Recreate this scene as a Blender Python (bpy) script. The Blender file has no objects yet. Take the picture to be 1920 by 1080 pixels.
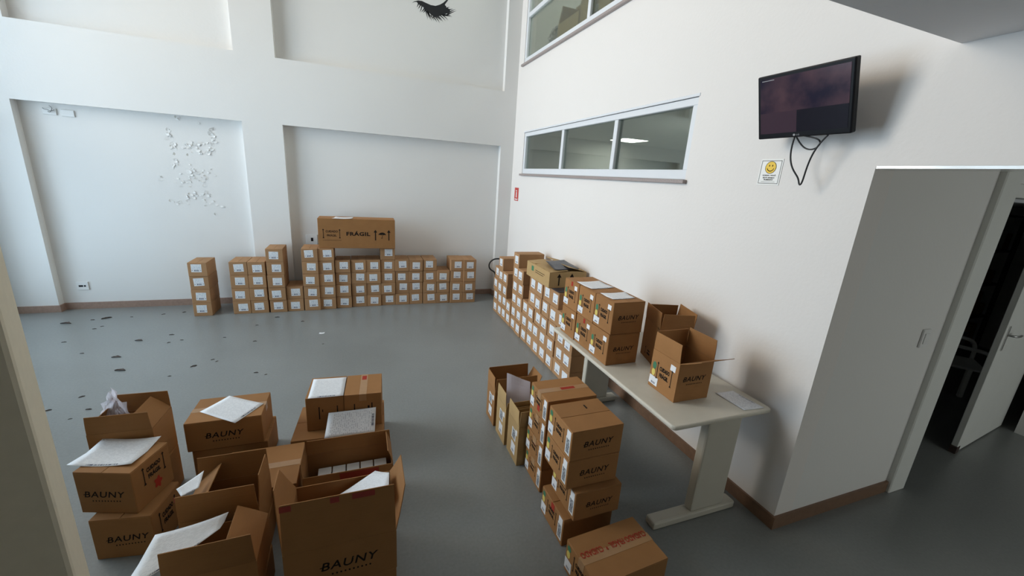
import bpy, bmesh, math, random
from mathutils import Vector, Matrix
R = math.radians
random.seed(7)
sc = bpy.context.scene
COL = sc.collection

# ------------------------------------------------------------------ camera
YAW, PITCH, ROLL, FPX, CAMH = -0.3675, -0.2665, 0.0679, 754.4, 1.967
cd = bpy.data.cameras.new('camera'); cam = bpy.data.objects.new('camera', cd); COL.objects.link(cam)
cy, sy, cp, sp = math.cos(YAW), math.sin(YAW), math.cos(PITCH), math.sin(PITCH)
fwd = Vector((-sy*cp, cy*cp, sp)); rgt = Vector((cy, sy, 0)); upv = rgt.cross(fwd)
cr, sr = math.cos(ROLL), math.sin(ROLL)
r_ = rgt*cr + upv*sr; u_ = -rgt*sr + upv*cr
m = Matrix.Identity(4)
for i in range(3):
    m[i][0] = r_[i]; m[i][1] = u_[i]; m[i][2] = -fwd[i]
m[2][3] = CAMH
cam.matrix_world = m
cd.sensor_width = 36.0; cd.lens = FPX/1920*36.0; cd.clip_start = 0.05; cd.clip_end = 100
sc.camera = cam

# ------------------------------------------------------------------ view, world, daylight
sc.view_settings.view_transform = 'Standard'
try: sc.view_settings.look = 'None'
except Exception: pass
sc.view_settings.gamma = 1.0
sc.view_settings.use_curve_mapping = False
sc.view_settings.exposure = 0.2
W = bpy.data.worlds.new('sky'); sc.world = W; W.use_nodes = True
bg = W.node_tree.nodes['Background']; bg.inputs[0].default_value = (0.72, 0.84, 1.0, 1); bg.inputs[1].default_value = 0.7

def area(name, loc, rot, sx, sz, power, color, spread=180):
    l = bpy.data.lights.new(name, 'AREA'); l.shape = 'RECTANGLE'; l.size = sx; l.size_y = sz
    l.energy = power; l.color = color; l.spread = R(spread)
    o = bpy.data.objects.new(name, l); COL.objects.link(o); o.location = loc; o.rotation_euler = rot
    return o
# daylight entering through the glazed front on the left (area light stands just outside the glass)
area('daylight_facade', (-4.42, 4.45, 2.4), (0, R(-90), 0), 4.4, 3.2, 275, (0.66, 0.83, 1.0))
area('daylight_clerestory', (-4.42, 4.45, 5.1), (0, R(-84), 0), 1.3, 3.0, 72, (1.0, 0.74, 0.47))
# the open bright sky is seen through the far upper panes: strongest daylight, throws the soft shadows on the side wall
area('daylight_open_sky', (-4.60, 5.15, 3.9), (0, R(-80), R(-36)), 2.6, 1.5, 116, (1.0, 0.84, 0.69), 150)
# fill for the dim passage, set at an added, unseen window behind the camera
area('passage_fill', (4.6, -3.35, 1.45), (R(90), 0, 0), 3.4, 1.2, 31, (1.0, 0.97, 0.88))

# ------------------------------------------------------------------ materials
MATS = {}
def nodes_of(name):
    mt = bpy.data.materials.new(name); mt.use_nodes = True
    nt = mt.node_tree; b = nt.nodes['Principled BSDF']
    return mt, nt, b
def N(nt, t, **kw):
    n = nt.nodes.new(t)
    for k, v in kw.items():
        if k.startswith('i_'): n.inputs[int(k[2:])].default_value = v
        else: setattr(n, k, v)
    return n
def L(nt, a, b): nt.links.new(a, b)
def plain(name, col, rough=0.6, metal=0.0, spec=0.5, noise=0.0, scale=8, bump=0.0, bscale=60):
    if name in MATS: return MATS[name]
    mt, nt, b = nodes_of(name)
    b.inputs['Base Color'].default_value = (*col, 1); b.inputs['Roughness'].default_value = rough
    b.inputs['Metallic'].default_value = metal; b.inputs['Specular IOR Level'].default_value = spec
    tc = N(nt, 'ShaderNodeTexCoord')
    if noise:
        n = N(nt, 'ShaderNodeTexNoise'); n.inputs['Scale'].default_value = scale; n.inputs['Detail'].default_value = 5
        L(nt, tc.outputs['Object'], n.inputs['Vector'])
        mx = N(nt, 'ShaderNodeMix', data_type='RGBA')
        mx.inputs[6].default_value = (*[c*(1-noise) for c in col], 1); mx.inputs[7].default_value = (*[min(1, c*(1+noise)) for c in col], 1)
        L(nt, n.outputs[0], mx.inputs[0]); L(nt, mx.outputs[2], b.inputs['Base Color'])
    if bump:
        n2 = N(nt, 'ShaderNodeTexNoise'); n2.inputs['Scale'].default_value = bscale; n2.inputs['Detail'].default_value = 4
        L(nt, tc.outputs['Object'], n2.inputs['Vector'])
        bp = N(nt, 'ShaderNodeBump'); bp.inputs['Strength'].default_value = bump; bp.inputs['Distance'].default_value = 0.01
        L(nt, n2.outputs[0], bp.inputs['Height']); L(nt, bp.outputs[0], b.inputs['Normal'])
    MATS[name] = mt; return mt

def cardboard(name, col, var=0.10):
    mt, nt, b = nodes_of(name)
    b.inputs['Roughness'].default_value = 0.72; b.inputs['Specular IOR Level'].default_value = 0.25
    tc = N(nt, 'ShaderNodeTexCoord'); oi = N(nt, 'ShaderNodeObjectInfo')
    n = N(nt, 'ShaderNodeTexNoise'); n.inputs['Scale'].default_value = 9; n.inputs['Detail'].default_value = 6
    L(nt, tc.outputs['Object'], n.inputs['Vector'])
    mp = N(nt, 'ShaderNodeMapping'); mp.inputs['Scale'].default_value = (3, 3, 60); L(nt, tc.outputs['Object'], mp.inputs[0])
    n2 = N(nt, 'ShaderNodeTexNoise'); n2.inputs['Scale'].default_value = 4; n2.inputs['Detail'].default_value = 3; L(nt, mp.outputs[0], n2.inputs['Vector'])
    a = N(nt, 'ShaderNodeMath', operation='MULTIPLY_ADD', i_1=0.22); L(nt, n.outputs[0], a.inputs[0]); a.inputs[2].default_value = 0.78
    c = N(nt, 'ShaderNodeMath', operation='MULTIPLY_ADD', i_1=0.10); L(nt, n2.outputs[0], c.inputs[0]); L(nt, a.outputs[0], c.inputs[2])
    d = N(nt, 'ShaderNodeMath', operation='MULTIPLY_ADD', i_1=var*1.6); L(nt, oi.outputs['Random'], d.inputs[0]); L(nt, c.outputs[0], d.inputs[2])
    sb = N(nt, 'ShaderNodeMath', operation='SUBTRACT', i_1=var*0.8); L(nt, d.outputs[0], sb.inputs[0])
    vm = N(nt, 'ShaderNodeVectorMath', operation='SCALE'); vm.inputs[0].default_value = col; L(nt, sb.outputs[0], vm.inputs['Scale'])
    L(nt, vm.outputs[0], b.inputs['Base Color'])
    bp = N(nt, 'ShaderNodeBump'); bp.inputs['Strength'].default_value = 0.15; bp.inputs['Distance'].default_value = 0.004
    L(nt, n2.outputs[0], bp.inputs['Height']); L(nt, bp.outputs[0], b.inputs['Normal'])
    MATS[name] = mt; return mt
CARD = cardboard('cardboard_brown', (0.355, 0.170, 0.061))
KRAFT = cardboard('cardboard_kraft', (0.47, 0.31, 0.14))
CARTON_S = cardboard('cardboard_small_carton', (0.42, 0.235, 0.115), 0.08)
INK = plain('black_print', (0.018, 0.013, 0.010), 0.8, spec=0.15)
REDINK = plain('red_print', (0.36, 0.035, 0.02), 0.7, spec=0.2)
TAPE = plain('kraft_tape', (0.40, 0.225, 0.105), 0.28, spec=0.5, noise=0.1, scale=20)
REDTAPE = plain('red_tape', (0.33, 0.045, 0.03), 0.4, noise=0.2, scale=30)
GREEN = plain('green_sticker', (0.05, 0.20, 0.10), 0.5)
YELLOW = plain('yellow_sticker', (0.72, 0.58, 0.14), 0.5)
WHITEP = plain('white_label', (0.83, 0.83, 0.84), 0.55)
PLASTIC_BLACK = plain('black_plastic', (0.006, 0.006, 0.008), 0.38, spec=0.18)
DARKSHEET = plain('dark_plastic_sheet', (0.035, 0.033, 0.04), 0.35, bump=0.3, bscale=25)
RUBBER = plain('black_cable', (0.010, 0.010, 0.011), 0.5)
ALU = plain('white_aluminium', (0.74, 0.76, 0.79), 0.35)
GRANITE = plain('granite_sill', (0.34, 0.285, 0.27), 0.4, noise=0.7, scale=140)
BASEB = plain('baseboard_stone', (0.33, 0.22, 0.17), 0.45, noise=0.25, scale=40)
BASEB_R = plain('baseboard_wood', (0.20, 0.115, 0.07), 0.45, noise=0.25, scale=30)
TABLEM = plain('table_laminate', (0.62, 0.58, 0.49), 0.5, noise=0.06, scale=14)
TABLEG = plain('table_grey', (0.36, 0.35, 0.33), 0.55, noise=0.06, scale=10)
TABLEL = plain('table_leg_enamel', (0.55, 0.52, 0.44), 0.5, noise=0.05, scale=10)
GREENF = plain('dark_green_frame', (0.02, 0.075, 0.06), 0.4)
TANW = plain('tan_painted_wall', (0.78, 0.71, 0.56), 0.8, noise=0.06, scale=30)
SOFFIT = plain('glossy_white_trim', (0.85, 0.85, 0.82), 0.12, spec=0.8, noise=0.05, scale=9)
GREYW = plain('grey_room_wall', (0.62, 0.63, 0.60), 0.8, noise=0.05, scale=5)
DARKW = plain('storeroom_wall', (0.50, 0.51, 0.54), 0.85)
DOORP = plain('white_door_paint', (0.72, 0.73, 0.70), 0.6, noise=0.04, scale=5)
WHITEPL = plain('white_plastic', (0.80, 0.80, 0.78), 0.4)
METAL = plain('brushed_metal', (0.5, 0.5, 0.5), 0.3, 1.0)
LEAFM = plain('dry_leaf', (0.075, 0.052, 0.042), 0.8, noise=0.4, scale=30)
REDSIGN = plain('red_sign', (0.55, 0.04, 0.03), 0.4)
SMILEY = plain('smiley_yellow', (0.85, 0.55, 0.03), 0.5)

def wall_mat(name, col):
    mt, nt, b = nodes_of(name)
    b.inputs['Roughness'].default_value = 0.75; b.inputs['Specular IOR Level'].default_value = 0.3
    tc = N(nt, 'ShaderNodeTexCoord')
    n = N(nt, 'ShaderNodeTexNoise'); n.inputs['Scale'].default_value = 0.8; n.inputs['Detail'].default_value = 6; L(nt, tc.outputs['Object'], n.inputs['Vector'])
    mx = N(nt, 'ShaderNodeMix', data_type='RGBA'); mx.inputs[6].default_value = (*[c*0.955 for c in col], 1); mx.inputs[7].default_value = (*col, 1)
    L(nt, n.outputs[0], mx.inputs[0]); L(nt, mx.outputs[2], b.inputs['Base Color'])
    n2 = N(nt, 'ShaderNodeTexNoise'); n2.inputs['Scale'].default_value = 45; n2.inputs['Detail'].default_value = 4; L(nt, tc.outputs['Object'], n2.inputs['Vector'])
    bp = N(nt, 'ShaderNodeBump'); bp.inputs['Strength'].default_value = 0.12; bp.inputs['Distance'].default_value = 0.006
    L(nt, n2.outputs[0], bp.inputs['Height']); L(nt, bp.outputs[0], b.inputs['Normal'])
    MATS[name] = mt; return mt
WALL = wall_mat('white_wall_paint', (0.80, 0.79, 0.77))
WALLR = wall_mat('warm_white_wall_paint', (0.82, 0.785, 0.755))
CEILM = wall_mat('ceiling_paint', (0.76, 0.76, 0.77))

def floor_mat():
    mt, nt, b = nodes_of('grey_epoxy_floor')
    tc = N(nt, 'ShaderNodeTexCoord')
    n = N(nt, 'ShaderNodeTexNoise'); n.inputs['Scale'].default_value = 1.3; n.inputs['Detail'].default_value = 8; n.inputs['Roughness'].default_value = 0.6
    L(nt, tc.outputs['Object'], n.inputs['Vector'])
    mx = N(nt, 'ShaderNodeMix', data_type='RGBA'); mx.inputs[6].default_value = (0.183, 0.192, 0.186, 1); mx.inputs[7].default_value = (0.258, 0.269, 0.262, 1)
    L(nt, n.outputs[0], mx.inputs[0])
    n2 = N(nt, 'ShaderNodeTexNoise'); n2.inputs['Scale'].default_value = 60; n2.inputs['Detail'].default_value = 4; L(nt, tc.outputs['Object'], n2.inputs['Vector'])
    mx2 = N(nt, 'ShaderNodeMix', data_type='RGBA', blend_type='OVERLAY'); mx2.inputs[0].default_value = 0.15
    L(nt, mx.outputs[2], mx2.inputs[6]); L(nt, n2.outputs[0], mx2.inputs[7]); L(nt, mx2.outputs[2], b.inputs['Base Color'])
    rr = N(nt, 'ShaderNodeMapRange'); rr.inputs[3].default_value = 0.24; rr.inputs[4].default_value = 0.40; L(nt, n.outputs[0], rr.inputs[0]); L(nt, rr.outputs[0], b.inputs['Roughness'])
    b.inputs['Specular IOR Level'].default_value = 0.5
    bp = N(nt, 'ShaderNodeBump'); bp.inputs['Strength'].default_value = 0.05; bp.inputs['Distance'].default_value = 0.01
    L(nt, n2.outputs[0], bp.inputs['Height']); L(nt, bp.outputs[0], b.inputs['Normal'])
    return mt
FLOOR = floor_mat()

def glass_mat(name, tint, refl=0.5):
    mt = bpy.data.materials.new(name); mt.use_nodes = True; nt = mt.node_tree
    for n in list(nt.nodes): nt.nodes.remove(n)
    o = N(nt, 'ShaderNodeOutputMaterial'); t = N(nt, 'ShaderNodeBsdfTransparent'); t.inputs[0].default_value = (*tint, 1)
    g = N(nt, 'ShaderNodeBsdfGlossy'); g.inputs['Roughness'].default_value = 0.02
    f = N(nt, 'ShaderNodeFresnel'); f.inputs[0].default_value = 1.45
    mth = N(nt, 'ShaderNodeMath', operation='MULTIPLY', i_1=refl); L(nt, f.outputs[0], mth.inputs[0])
    mx = N(nt, 'ShaderNodeMixShader'); L(nt, mth.outputs[0], mx.inputs[0]); L(nt, t.outputs[0], mx.inputs[1]); L(nt, g.outputs[0], mx.inputs[2]); L(nt, mx.outputs[0], o.inputs[0])
    return mt
GLASS_IN = glass_mat('tinted_window_glass', (0.84, 0.88, 0.84), 0.7)
GLASS_F = glass_mat('clear_glazing', (0.96, 0.98, 0.98), 0.8)
def film_mat():
    mt = bpy.data.materials.new('clear_plastic_bag'); mt.use_nodes = True; nt = mt.node_tree
    b = nt.nodes['Principled BSDF']; b.inputs['Base Color'].default_value = (0.80, 0.78, 0.82, 1); b.inputs['Roughness'].default_value = 0.25
    o = nt.nodes['Material Output']; t = N(nt, 'ShaderNodeBsdfTransparent'); mx = N(nt, 'ShaderNodeMixShader'); mx.inputs[0].default_value = 0.72
    tl = N(nt, 'ShaderNodeBsdfTranslucent'); tl.inputs[0].default_value = (0.82, 0.78, 0.84, 1); m2 = N(nt, 'ShaderNodeMixShader'); m2.inputs[0].default_value = 0.5
    L(nt, b.outputs[0], m2.inputs[1]); L(nt, tl.outputs[0], m2.inputs[2]); L(nt, t.outputs[0], mx.inputs[1]); L(nt, m2.outputs[0], mx.inputs[2]); L(nt, mx.outputs[0], o.inputs[0])
    return mt
FILM = film_mat()

def label_mat(name, barcode_lo, barcode_hi, textcol, lines=7.0, amount=0.5, dots=False, seedz=0.0, perobj=True):
    """white printed sheet: rows of broken grey text above, a bar code strip between v=lo..hi"""
    mt, nt, b = nodes_of(name); b.inputs['Roughness'].default_value = 0.5
    uv = N(nt, 'ShaderNodeTexCoord'); sep = N(nt, 'ShaderNodeSeparateXYZ'); L(nt, uv.outputs['UV'], sep.inputs[0])
    oi = N(nt, 'ShaderNodeObjectInfo')
    def mth(op, a, bb=None, c=None):
        n = N(nt, 'ShaderNodeMath', operation=op)
        for i, v in enumerate((a, bb, c)):
            if v is None: continue
            if isinstance(v, (int, float)): n.inputs[i].default_value = v
            else: L(nt, v, n.inputs[i])
        return n.outputs[0]
    u, v = sep.outputs[0], sep.outputs[1]
    rowf = mth('FRACT', mth('MULTIPLY', v, lines)); rowi = mth('FLOOR', mth('MULTIPLY', v, lines))
    inrow = mth('MULTIPLY', mth('GREATER_THAN', rowf, 0.34), mth('LESS_THAN', rowf, 0.72))
    nz = N(nt, 'ShaderNodeTexNoise', noise_dimensions='2D'); nz.inputs['Scale'].default_value = 1.0; nz.inputs['Detail'].default_value = 1
    cx = N(nt, 'ShaderNodeCombineXYZ'); L(nt, mth('MULTIPLY', u, 16.0), cx.inputs[0])
    L(nt, mth('ADD', mth('MULTIPLY', rowi, 7.31), mth('MULTIPLY', oi.outputs['Random'], 50.0)), cx.inputs[1]); L(nt, cx.outputs[0], nz.inputs['Vector'])
    txt = mth('MULTIPLY', inrow, mth('GREATER_THAN', nz.outputs[0], 0.49))
    inb = mth('MULTIPLY', mth('GREATER_THAN', v, barcode_hi), mth('MULTIPLY', mth('GREATER_THAN', u, 0.07), mth('LESS_THAN', u, 0.93)))
    txt = mth('MULTIPLY', txt, mth('MULTIPLY', inb, mth('LESS_THAN', v, 0.94)))
    nb = N(nt, 'ShaderNodeTexNoise', noise_dimensions='1D'); nb.inputs['Scale'].default_value = 60; nb.inputs['Detail'].default_value = 0; L(nt, u, nb.inputs['W'])
    bar = mth('MULTIPLY', mth('GREATER_THAN', nb.outputs[0], 0.45), mth('MULTIPLY', mth('GREATER_THAN', v, barcode_lo), mth('LESS_THAN', v, barcode_hi)))
    bar = mth('MULTIPLY', bar, mth('MULTIPLY', mth('GREATER_THAN', u, 0.26), mth('LESS_THAN', u, 0.76)))
    if dots:
        for du in (0.1, 0.9):
            dd = mth('SQRT', mth('ADD', mth('POWER', mth('SUBTRACT', u, du), 2.0), mth('POWER', mth('SUBTRACT', v, 0.22), 2.0)))
            bar = mth('MAXIMUM', bar, mth('LESS_THAN', dd, 0.045))
    m1 = N(nt, 'ShaderNodeMix', data_type='RGBA'); m1.inputs[6].default_value = (0.80, 0.81, 0.83, 1); m1.inputs[7].default_value = (*textcol, 1)
    L(nt, mth('MULTIPLY', txt, amount), m1.inputs[0])
    m2 = N(nt, 'ShaderNodeMix', data_type='RGBA'); L(nt, bar, m2.inputs[0]); L(nt, m1.outputs[2], m2.inputs[6]); m2.inputs[7].default_value = (0.05, 0.06, 0.12, 1)
    L(nt, m2.outputs[2], b.inputs['Base Color'])
    MATS[name] = mt; return mt
LBL_SMALL = label_mat('address_label', 0.10, 0.30, (0.18, 0.34, 0.48), 6, 0.6, True)
LBL_BAR = label_mat('barcode_label', 0.12, 0.36, (0.35, 0.35, 0.40), 6, 0.35)
LBL_DOC = label_mat('printed_sheet', 0.03, 0.08, (0.22, 0.22, 0.28), 26, 0.5)
LBL_DOC2 = label_mat('printed_sheet_faint', 0.03, 0.07, (0.30, 0.31, 0.36), 30, 0.28)

def picture_mat():
    mt, nt, b = nodes_of('picture_label'); b.inputs['Roughness'].default_value = 0.4
    tc = N(nt, 'ShaderNodeTexCoord'); sep = N(nt, 'ShaderNodeSeparateXYZ'); L(nt, tc.outputs['UV'], sep.inputs[0])
    def mth(op, a, bb):
        n = N(nt, 'ShaderNodeMath', operation=op)
        for i, v in enumerate((a, bb)):
            if isinstance(v, (int, float)): n.inputs[i].default_value = v
            else: L(nt, v, n.inputs[i])
        return n.outputs[0]
    u, v = sep.outputs[0], sep.outputs[1]
    inn = mth('MULTIPLY', mth('MULTIPLY', mth('GREATER_THAN', u, .14), mth('LESS_THAN', u, .86)), mth('MULTIPLY', mth('GREATER_THAN', v, .08), mth('LESS_THAN', v, .92)))
    n = N(nt, 'ShaderNodeTexNoise'); n.inputs['Scale'].default_value = 7; n.inputs['Detail'].default_value = 4; L(nt, tc.outputs['UV'], n.inputs['Vector'])
    rp = N(nt, 'ShaderNodeValToRGB'); rp.color_ramp.elements[0].position = 0.4; rp.color_ramp.elements[0].color = (0.03, 0.03, 0.04, 1); rp.color_ramp.elements[1].position = 0.62; rp.color_ramp.elements[1].color = (0.50, 0.52, 0.55, 1)
    L(nt, n.outputs[0], rp.inputs[0])
    mx = N(nt, 'ShaderNodeMix', data_type='RGBA'); mx.inputs[6].default_value = (0.82, 0.82, 0.80, 1); L(nt, inn, mx.inputs[0]); L(nt, rp.outputs[0], mx.inputs[7]); L(nt, mx.outputs[2], b.inputs['Base Color'])
    return mt
PICTURE = picture_mat()

# ------------------------------------------------------------------ object helpers
def tag(o, label=None, cat=None, group=None, kind=None):
    if label: o['label'] = label
    if cat: o['category'] = cat
    if group: o['group'] = group
    if kind: o['kind'] = kind
    return o
def empty(name, loc=(0, 0, 0), rz=0.0):
    o = bpy.data.objects.new(name, None); o.empty_display_size = 0.05; COL.objects.link(o)
    o.location = loc; o.rotation_euler = (0, 0, rz); return o
def link(name, me, mat=None, parent=None, loc=None, rot=None, scale=None):
    o = bpy.data.objects.new(name, me); COL.objects.link(o)
    if mat is not None and not me.materials: me.materials.append(mat)
    if parent: o.parent = parent
    if loc: o.location = loc
    if rot: o.rotation_euler = rot
    if scale: o.scale = scale
    return o
def pymesh(name, v, f):
    me = bpy.data.meshes.new(name); me.from_pydata(v, [], f); me.update(); return me
BOXF = [(0, 3, 2, 1), (4, 5, 6, 7), (0, 1, 5, 4), (1, 2, 6, 5), (2, 3, 7, 6), (3, 0, 4, 7)]
def boxes_mesh(name, boxes, bevel=0.0, seg=1):
    v = []; f = []
    for (x0, x1, y0, y1, z0, z1) in boxes:
        b = len(v)
        v += [(x0, y0, z0), (x1, y0, z0), (x1, y1, z0), (x0, y1, z0), (x0, y0, z1), (x1, y0, z1), (x1, y1, z1), (x0, y1, z1)]
        f += [tuple(b+i for i in q) for q in BOXF]
    me = pymesh(name, v, f)
    if bevel:
        bm = bmesh.new(); bm.from_mesh(me)
        bmesh.ops.bevel(bm, geom=list(bm.edges), offset=bevel, segments=seg, affect='EDGES', profile=0.5)
        bm.to_mesh(me); bm.free()
    return me
def boxo(name, boxes, mat, parent=None, bevel=0.0, seg=1, **k):
    return link(name, boxes_mesh(name, boxes, bevel, seg), mat, parent, **k)
def struct(o): o['kind'] = 'structure'; return o
def grid_wall(name, axis, p0, p1, us, zs, holes, mat):
    """a slab between p0 and p1 along axis ('x' or 'y') with rectangular holes (u0,u1,z0,z1) as real openings"""
    us = sorted(set(us + [h[0] for h in holes] + [h[1] for h in holes])); zs = sorted(set(zs + [h[2] for h in holes] + [h[3] for h in holes]))
    nu, nz = len(us)-1, len(zs)-1
    solid = [[not any(h[0] <= (us[i]+us[i+1])/2 <= h[1] and h[2] <= (zs[j]+zs[j+1])/2 <= h[3] for h in holes) for j in range(nz)] for i in range(nu)]
    v = []; f = []
    def P(p, u, z): return (p, u, z) if axis == 'x' else (u, p, z)
    def quad(a, b, c, d): n = len(v); v.extend([a, b, c, d]); f.append((n, n+1, n+2, n+3))
    for i in range(nu):
        for j in range(nz):
            if not solid[i][j]: continue
            u0, u1, z0, z1 = us[i], us[i+1], zs[j], zs[j+1]
            quad(P(p0, u0, z0), P(p0, u1, z0), P(p0, u1, z1), P(p0, u0, z1)); quad(P(p1, u0, z0), P(p1, u0, z1), P(p1, u1, z1), P(p1, u1, z0))
            if i == 0 or not solid[i-1][j]: quad(P(p0, u0, z0), P(p0, u0, z1), P(p1, u0, z1), P(p1, u0, z0))
            if i == nu-1 or not solid[i+1][j]: quad(P(p0, u1, z0), P(p1, u1, z0), P(p1, u1, z1), P(p0, u1, z1))
            if j == 0 or not solid[i][j-1]: quad(P(p0, u0, z0), P(p1, u0, z0), P(p1, u1, z0), P(p0, u1, z0))
            if j == nz-1 or not solid[i][j+1]: quad(P(p0, u0, z1), P(p0, u1, z1), P(p1, u1, z1), P(p1, u0, z1))
    me = pymesh(name, v, f); bm = bmesh.new(); bm.from_mesh(me)
    bmesh.ops.remove_doubles(bm, verts=bm.verts, dist=1e-5); bmesh.ops.recalc_face_normals(bm, faces=bm.faces); bm.to_mesh(me); bm.free()
    return struct(link(name, me, mat))
def tube(name, pts, rad, mat, parent=None, cyclic=False):
    cu = bpy.data.curves.new(name, 'CURVE'); cu.dimensions = '3D'; cu.bevel_depth = rad; cu.bevel_resolution = 2; cu.resolution_u = 6
    s = cu.splines.new('NURBS'); s.points.add(len(pts)-1); s.use_endpoint_u = True; s.order_u = 4; s.use_cyclic_u = cyclic
    for p, q in zip(s.points, pts): p.co = (*q, 1)
    t = bpy.data.objects.new(name+'_tmp', cu); me = bpy.data.meshes.new_from_object(t); bpy.data.objects.remove(t); bpy.data.curves.remove(cu)
    me.name = name
    for p in me.polygons: p.use_smooth = True
    me.materials.clear()
    return link(name, me, mat, parent)

# ------------------------------------------------------------------ flat print (lettering, arrows)
_txt = {}
def text_mesh(s, shear=0.0, bold=0.0, space=1.0):
    k = (s, shear, bold, space)
    if k in _txt: return _txt[k]
    cu = bpy.data.curves.new('t', 'FONT'); cu.body = s; cu.shear = shear; cu.offset = bold; cu.space_character = space; cu.resolution_u = 3
    o = bpy.data.objects.new('t', cu); me = bpy.data.meshes.new_from_object(o)
    vs = [tuple(v.co) for v in me.vertices]; fs = [tuple(p.vertices) for p in me.polygons]
    bpy.data.objects.remove(o); bpy.data.curves.remove(cu); bpy.data.meshes.remove(me)
    x0 = min(v[0] for v in vs); x1 = max(v[0] for v in vs); y0 = min(v[1] for v in vs); y1 = max(v[1] for v in vs)
    vs = [((v[0]-(x0+x1)/2)/(x1-x0), (v[1]-(y0+y1)/2)/(y1-y0)) for v in vs]
    _txt[k] = (vs, fs); return _txt[k]
def ARROW(cx, y0, y1, w):
    h = y1-y0; a = min(h*0.32, w*1.6)
    return [[(cx-w*.28, y0), (cx+w*.28, y0), (cx+w*.28, y1-a), (cx-w*.28, y1-a)], [(cx-w, y1-a), (cx+w, y1-a), (cx, y1)]]
def ARROWTAIL(cx, y0, y1, w):
    return ARROW(cx, y0, y1, w) + [[(cx-w, y0), (cx-w*.28, y0+w*.3), (cx-w*.28, y0+w*1.6)], [(cx+w, y0), (cx+w*.28, y0+w*1.6), (cx+w*.28, y0+w*.3)]]
def RECT(x0, x1, y0, y1): return [[(x0, y0), (x1, y0), (x1, y1), (x0, y1)]]
def UMBRELLA(cx, cy_, s):
    top = [(cx+s*math.cos(a), cy_+s*.75*math.sin(a)) for a in [math.pi*i/10 for i in range(11)]]
    low = [(cx-s+2*s*i/6, cy_ + (0.12*s if i % 2 else 0)) for i in range(1, 6)]
    pts = top + low
    return [pts] + RECT(cx-.05*s, cx+.05*s, cy_-s*.85, cy_) + RECT(cx-.30*s, cx+.05*s, cy_-s*.95, cy_-s*.85) + RECT(cx-.30*s, cx-.2*s, cy_-s*.85, cy_-s*.7)
def print_mesh(name, polys=(), texts=()):
    v = []; f = []
    for p in polys:
        n = len(v); v += [(a, b, 0) for a, b in p]; f.append(tuple(range(n, n+len(p))))
    for (s, cx, cy_, w, h, kw) in texts:
        vs, fs = text_mesh(s, **kw); n = len(v)
        v += [(cx+a*w, cy_+b*h, 0) for a, b in vs]; f += [tuple(n+i for i in q) for q in fs]
    return pymesh(name, v, f)
def plane_uv(name, w, h, t=0.0008):
    me = pymesh(name, [(-w/2, -h/2, 0), (w/2, -h/2, 0), (w/2, h/2, 0), (-w/2, h/2, 0), (-w/2, -h/2, -t), (w/2, -h/2, -t), (w/2, h/2, -t), (-w/2, h/2, -t)],
                [(0, 1, 2, 3), (0, 4, 5, 1), (1, 5, 6, 2), (2, 6, 7, 3), (3, 7, 4, 0)])
    uvl = me.uv_layers.new(name='UVMap'); uvs = [(0, 0), (1, 0), (1, 1), (0, 1)]
    for p in me.polygons:
        for li, vi in zip(p.loop_indices, p.vertices): uvl.data[li].uv = uvs[vi % 4]
    return me
EPS = 0.0011
def on_face(root, dims, face, u, v, name, me, mat, tilt=0.0, eps=EPS, extra=(0, 0)):
    """put a flat mesh on a face of the box root (w,d,h): u measured from the middle of the face to the reader's right, v up from its bottom edge"""
    w, d, h = dims
    if face == 'front': loc = (u, -d/2-eps, v); rot = (R(90), 0, 0)
    elif face == 'left': loc = (-w/2-eps, -u, v); rot = (R(90), 0, R(-90))
    elif face == 'right': loc = (w/2+eps, u, v); rot = (R(90), 0, R(90))
    elif face == 'top': loc = (u, v, h+eps); rot = (0, 0, 0)
    o = link(name, me, mat, root, loc=loc)
    mm = Matrix.Rotation(rot[2], 4, 'Z') @ Matrix.Rotation(rot[0], 4, 'X') @ Matrix.Rotation(tilt, 4, 'Z')
    o.rotation_euler = mm.to_euler(); return o

# shared print designs (sizes in metres)
_pm = {}
def shared(key, fn):
    if key not in _pm: _pm[key] = fn()
    return _pm[key]
def logo_mesh(w):
    h = w*0.185
    def mk():
        dashes = []
        for i in range(10):
            x = -w*.33 + i*w*.073
            dashes += RECT(x, x+w*.03, -h*1.18, -h*.98)
        return print_mesh('lettering', dashes + [[(-w*.52, -h*.12), (-w*.36, h*.02), (-w*.36, h*.10), (-w*.52, -h*.02)]], [('BAUNY', 0, 0, w, h, dict(shear=0.22, bold=0.012, space=1.12))])
    return shared(('logo', round(w, 3)), mk)
def care_mesh(w, h):
    return shared(('care', round(w, 3), round(h, 3)), lambda: print_mesh('care_mark', ARROWTAIL(-w*.53, -h*.5, h*.5, w*.07) + ARROWTAIL(w*.53, -h*.5, h*.5, w*.07),
        [('CUIDADO', 0, h*.18, w*.74, h*.24, dict(bold=0.05)), ('FRÁGIL', 0, -h*.16, w*.66, h*.30, dict(bold=0.05))]))

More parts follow.
